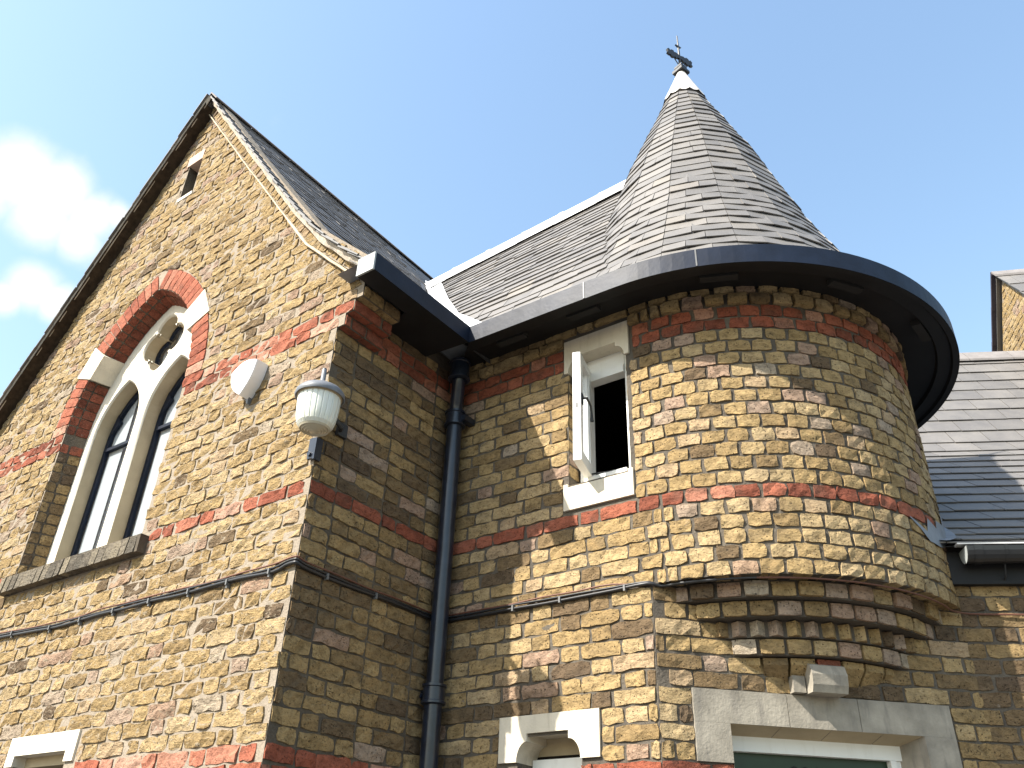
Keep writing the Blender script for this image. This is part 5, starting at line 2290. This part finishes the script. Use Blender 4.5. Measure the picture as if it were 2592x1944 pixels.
for r in range(11):
    s0, s1 = 0.06 + r * 0.2 + 0.23, 0.06 + r * 0.2
    u = -0.07 + (0.12 if r % 2 else 0) - 0.12
    while u < 2.2:
        a, c = max(u, -0.07), u + 0.24
        P = [AP + er * a + wd * s0 + Vector((0, 0, 0.095 - s0 * n1)), AP + er * c + wd * s0 + Vector((0, 0, 0.095 - s0 * n1)), AP + er * c + wd * s1 + Vector((0, 0, 0.095 - s1 * n1)), AP + er * a + wd * s1 + Vector((0, 0, 0.095 - s1 * n1))]
        if c - a > 0.04:
            S5.add(P, RS.random())
        u += 0.245
S5.finish(rroof, M['slate'], 60)
b_ = MB()
for i in range(6):
    b_ = MB()
    a, c = AP + er * (-0.09 + i * 0.45), AP + er * (-0.09 + i * 0.45 + 0.44)
    for s, nn in ((1, n1), (-1, n2)):
        dn = wd * s * 0.08 + Vector((0, 0, -0.08 * nn))
        P = [a, c, c + dn, a + dn]
        b_.hexa([p + Vector((0, 0, 0.11)) for p in P] + [p + Vector((0, 0, 0.14)) for p in P])
    b_.build('ridge_tile', M['ridge'], rroof)
for i in range(9):
    b_ = MB()
    s0, s1 = 0.0 + i * 0.28, i * 0.28 + 0.285
    P = [AP - er * 0.10 - wd * s0 + Vector((0, 0, 0.085 - s0 * n2)), AP + er * 0.1 - wd * s0 + Vector((0, 0, 0.085 - s0 * n2)), AP + er * 0.1 - wd * s1 + Vector((0, 0, 0.075 - s1 * n2)), AP - er * 0.10 - wd * s1 + Vector((0, 0, 0.075 - s1 * n2))]
    b_.hexa(P + [p + Vector((0, 0, 0.045)) for p in P])
    b_.build('verge_tile', M['verge'], rroof)

# =================================================================== FITTINGS
# downpipe in the inner corner
dp = thing('downpipe', 'blue black cast iron downpipe in the inner corner', 'downpipe', (0.078, 0.955, 0))
PX, PY, PR_ = 0.078, 0.962, 0.047
b_ = MB()
b_.tube([(PX, PY, 0.0), (PX, PY, 2.60), (PX, PY, 3.6), (PX, PY, 4.155)], PR_, 20)
smooth_angle(b_.build('pipe', M['pipe'], dp), 40)
b_ = MB()
b_.tube([(PX, PY, 4.12), (PX, PY, 4.20), (PX + 0.012, PY - 0.012, 4.26), (PX + 0.045, PY - 0.045, 4.36), (PX + 0.055, PY - 0.055, 4.42), (PX + 0.055, PY - 0.055, 4.53)], [0.041, 0.041, 0.041, 0.041, 0.041, 0.041], 18)
smooth_angle(b_.build('swan_neck', M['pipe'], dp), 40)


def socket(z, x, y, h=0.10, r=0.058):
    b = MB()
    b.lathe((x, y, z), [(PR_ - 0.006, -0.002), (r - 0.002, -0.002), (r + 0.007, 0.003), (r + 0.007, 0.014), (r, 0.018), (r, h - 0.018), (r + 0.007, h - 0.014), (r + 0.007, h - 0.002), (PR_ - 0.010, h)], 22)
    o = b.build('socket', M['pipe'], dp)
    smooth_angle(o, 40)


socket(4.10, PX, PY)
socket(2.475, PX, PY)
socket(4.39, PX + 0.055, PY - 0.055, 0.13, 0.062)
b_ = MB()
b_.box(PX - 0.076, PX - 0.045, PY - 0.018, PY + 0.045, 2.50, 2.545)
b_.tube([(PX - 0.066, PY - 0.018, 2.523), (PX - 0.066, PY - 0.032, 2.523)], 0.012, 8)
b_.build('ear', M['pipe'], dp)
b_ = MB()
b_.box(PX + 0.045, PX + 0.085, PY - 0.005, PY + 0.09, 4.125, 4.165)
b_.build('ear', M['pipe'], dp)

# wall lantern on the corner
AXL = Vector((0.118, -0.128, 0))
lamp = thing('wall_lantern', 'frosted ribbed glass lantern with grey metal hood on the wall corner', 'lamp', (AXL.x, AXL.y, 3.55))
b_ = MB()
b_.lathe((AXL.x, AXL.y, 0), [(0.010, 3.915), (0.012, 3.91), (0.013, 3.845), (0.020, 3.835), (0.034, 3.822), (0.040, 3.812), (0.075, 3.800), (0.105, 3.786), (0.122, 3.766), (0.126, 3.748), (0.122, 3.738), (0.115, 3.744), (0.0, 3.765)], 40)
smooth_angle(b_.build('hood', M['iron_grey'], lamp), 40)
b_ = MB()
b_.tube([AXL + Vector((0, 0, 3.82)), AXL + Vector((0, 0, 3.918))], [0.0125, 0.011], 12)
b_.build('finial', M['iron'], lamp)
# ribbed bowl
b_ = MB()
prof = [(0.108, 3.752), (0.107, 3.73), (0.105, 3.69), (0.102, 3.65), (0.098, 3.615), (0.090, 3.588), (0.078, 3.572)]
n = 144
for i in range(len(prof)):
    r, z = prof[i]
    for k in range(n):
        a = 2 * math.pi * k / n
        rib = -0.0035 if k % 6 == 0 else 0.0
        if i == 0 or i == len(prof) - 1:
            rib = 0
        b_.v.append((AXL.x + (r + rib) * math.cos(a), AXL.y + (r + rib) * math.sin(a), z))
for i in range(len(prof) - 1):
    for k in range(n):
        b_.f.append((i * n + k, i * n + (k + 1) % n, (i + 1) * n + (k + 1) % n, (i + 1) * n + k))
bowl = b_.build('glass_bowl', M['lampglass'], lamp)
smooth_angle(bowl, 12)
b_ = MB()
b_.lathe((AXL.x, AXL.y, 0), [(0.079, 3.574), (0.072, 3.562), (0.066, 3.566), (0.058, 3.556), (0.052, 3.560), (0.044, 3.551), (0.038, 3.555), (0.030, 3.547), (0.024, 3.551), (0.014, 3.545), (0.0, 3.547)], 40)
smooth_angle(b_.build('lens', M['lamplens'], lamp), 60)
b_ = MB()
b_.lathe((AXL.x, AXL.y, 0), [(0.111, 3.752), (0.113, 3.745), (0.110, 3.735), (0.106, 3.735)], 40)
b_.build('rim', M['stone_buff'], lamp)
b_ = MB()
b_.tube([(0.002, 0.13, 3.70), (0.05, 0.10, 3.70), (0.06, -0.02, 3.755), (AXL.x - 0.02, AXL.y + 0.02, 3.79)], 0.014, 10)
b_.box(0.006, 0.028, 0.10, 0.165, 3.67, 3.745)
b_.build('bracket', M['iron'], lamp)
b_ = MB()
b_.box(-0.030, 0.008, -0.024, -0.007, 3.485, 3.60)
b_.box(0.0082, 0.022, -0.0238, 0.02, 3.478, 3.598)
b_.tube([(-0.012, -0.0245, 3.508), (-0.012, -0.034, 3.508)], 0.012, 10)
b_.build('corner_strap', M['pipe'], lamp)

# burglar alarm box
al = thing('alarm_box', 'white shield shaped alarm box on the sunlit gable wall', 'alarm', (-0.64, 0, 4.04))
q0, q1, q2 = Vector((-0.772, 4.212)), Vector((-0.548, 4.243)), Vector((-0.645, 4.030))


def arc(a, b, bulge, n=9):
    m_ = (a + b) / 2
    d = b - a
    nn = Vector((d.y, -d.x)).normalized()
    return [a + d * (i / n) + nn * bulge * math.sin(math.pi * i / n) for i in range(n)]


sh = arc(q0, q2, 0.030) + arc(q2, q1, 0.022) + arc(q1, q0, 0.040)
cxy = sum(sh, Vector((0, 0))) / len(sh)
n = len(sh)
b_ = MB()
rings = [(1.0, -0.004), (1.0, -0.078), (0.97, -0.086)]
for s, y in rings:
    b_.v += [(cxy.x + (p.x - cxy.x) * s, y, cxy.y + (p.y - cxy.y) * s) for p in sh]
for j in range(len(rings) - 1):
    for i in range(n):
        b_.f.append((j * n + i, j * n + (i + 1) % n, (j + 1) * n + (i + 1) % n, (j + 1) * n + i))
b_.f.append(tuple(range((len(rings) - 1) * n, len(rings) * n)))
b_.build('cover', M['alarm'], al)
b_ = MB()
P1 = [(cxy.x + (p.x - cxy.x) * 0.88, cxy.y + (p.y - cxy.y) * 0.88) for p in sh]
P2 = [(cxy.x + (p.x - cxy.x) * 0.865, cxy.y + (p.y - cxy.y) * 0.865) for p in sh]
for i in range(n):
    a, c, d, e = P1[i], P1[(i + 1) % n], P2[(i + 1) % n], P2[i]
    b_.quad((a[0], -0.0868, a[1]), (c[0], -0.0868, c[1]), (d[0], -0.0868, d[1]), (e[0], -0.0868, e[1]))
b_.build('printed_border', M['alarm_print'], al)
me = text_mesh('BANHAM', 0.046, 0.0003)
ca, sa = math.cos(R(7)), math.sin(R(7))
for v in me.vertices:
    x, y, z = v.co
    x *= 0.92
    v.co = (-0.658 + x * ca - y * sa, -0.0870 + -z, 4.192 + x * sa + y * ca)
me.materials.clear()
child(link('printed_name', me, M['alarm_print']), al)
b_ = MB()
b_.hexa([(-0.68, -0.030, 4.075), (-0.62, -0.030, 4.09), (-0.62, -0.003, 4.09), (-0.68, -0.003, 4.075), (-0.650, -0.022, 4.005), (-0.645, -0.022, 4.005), (-0.645, -0.003, 4.005), (-0.650, -0.003, 4.005)])
b_.build('back_box', M['iron_grey'], al)

# cables
ZCB = 2.938


def cable_path(dz, off, end, seed):
    rr = random.Random(seed)
    P = [(-5.0, -0.016 - off, ZCB + 0.075 + dz), (-3.4, -0.016 - off, ZCB + 0.045 + dz), (-2.75, -0.016 - off, ZCB + 0.022 + dz)]
    x = -2.3
    while x < -0.12:
        P.append((x, -0.016 - off + rr.uniform(-0.002, 0.002), ZCB + dz + rr.uniform(-0.006, 0.006) + 0.004 * math.sin(x * 4)))
        x += 0.24
    P += [(-0.05, -0.017 - off, ZCB + dz + 0.010), (0.006, -0.018 - off, ZCB + dz + 0.012), (0.018 + off, -0.008, ZCB + dz + 0.010), (0.019 + off, 0.05, ZCB + dz)]
    y = 0.25
    while y < 0.95:
        P.append((0.016 + off, y, ZCB + dz + rr.uniform(-0.004, 0.004)))
        y += 0.22
    P += [(0.02 + off, DB - 0.05, ZCB + dz), (0.05, DB - 0.018 - off, ZCB + dz)]
    x = 0.3
    while x < 1.2:
        P.append((x, DB - 0.018 - off, ZCB + dz + rr.uniform(-0.004, 0.004)))
        x += 0.2
    return P


def soften(P, n=3):
    """Catmull-Rom through the points"""
    P = [Vector(p) for p in P]
    o = []
    for i in range(len(P) - 1):
        p0, p1, p2, p3 = P[max(i - 1, 0)], P[i], P[i + 1], P[min(i + 2, len(P) - 1)]
        for k in range(n):
            t = k / n
            o.append(0.5 * ((2 * p1) + (p2 - p0) * t + (2 * p0 - 5 * p1 + 4 * p2 - p3) * t * t + (3 * p1 - p0 - 3 * p2 + p3) * t ** 3))
    o.append(P[-1])
    return o


under = []
for i in range(0, 19):
    a = R(2 + 4.6 * i)
    under.append((XC + 1.112 * math.sin(a), CY - 1.112 * math.cos(a), 2.922 - 0.0006 * i))
e1 = [FE(u, 2.925 + z, 0.018) for u, z in ((0.06, -0.012), (0.25, -0.016), (0.5, -0.018), (0.8, -0.006), (1.4, 0.0), (3.0, 0.01))]
for nm, dz, off, r, m_, tail_, lab, seed in (
        ('black_cable', -0.008, 0.0, 0.0085, M['cable_black'], [(1.29, DB - 0.02, ZCB - 0.006)] + under[:4], 'thick black cable clipped across the brick walls, lowest of the bundle', 1),
        ('thin_cable', 0.008, 0.001, 0.0055, M['cable_black'], [(1.29, DB - 0.02, ZCB + 0.002)] + under[:6], 'thin black cable running just above the thick one', 2),
        ('brown_cable', 0.020, 0.002, 0.0045, M['cable_brown'], under + e1, 'thin brown cable passing on under the turret to the side wing', 3)):
    b_ = MB()
    b_.tube(soften(cable_path(dz, off, 1.2, seed) + [tuple(p) for p in tail_]), r, 8)
    o = b_.build(nm, m_)
    smooth_angle(o, 60)
    o['label'] = lab
    o['category'] = 'cable'
    if nm == 'black_cable':
        for x in (-2.55, -2.1, -1.78, -1.45, -1.12, -0.78, -0.47, -0.16):
            c = MB()
            zc_ = ZCB - 0.008 + 0.004 * math.sin(x * 4) + (0.022 if x < -2.5 else 0)
            c.box(x - 0.005, x + 0.005, -0.030, -0.004, zc_ - 0.015, zc_ + 0.013)
            c.box(x - 0.006, x + 0.006, -0.022, -0.004, zc_ - 0.028, zc_ - 0.0155)
            c.build('cable_clip', M['clip'], o)
        for x in (0.51, 0.80, 1.17):
            c = MB()
            c.box(x - 0.005, x + 0.005, DB - 0.032, DB - 0.006, ZCB - 0.024, ZCB + 0.006)
            c.build('cable_clip', M['clip'], o)
        for y in (0.18, 0.52):
            c = MB()
            c.box(0.006, 0.030, y - 0.005, y + 0.005, ZCB - 0.024, ZCB + 0.006)
            c.build('cable_clip', M['clip'], o)
print('objects', len(bpy.data.objects))
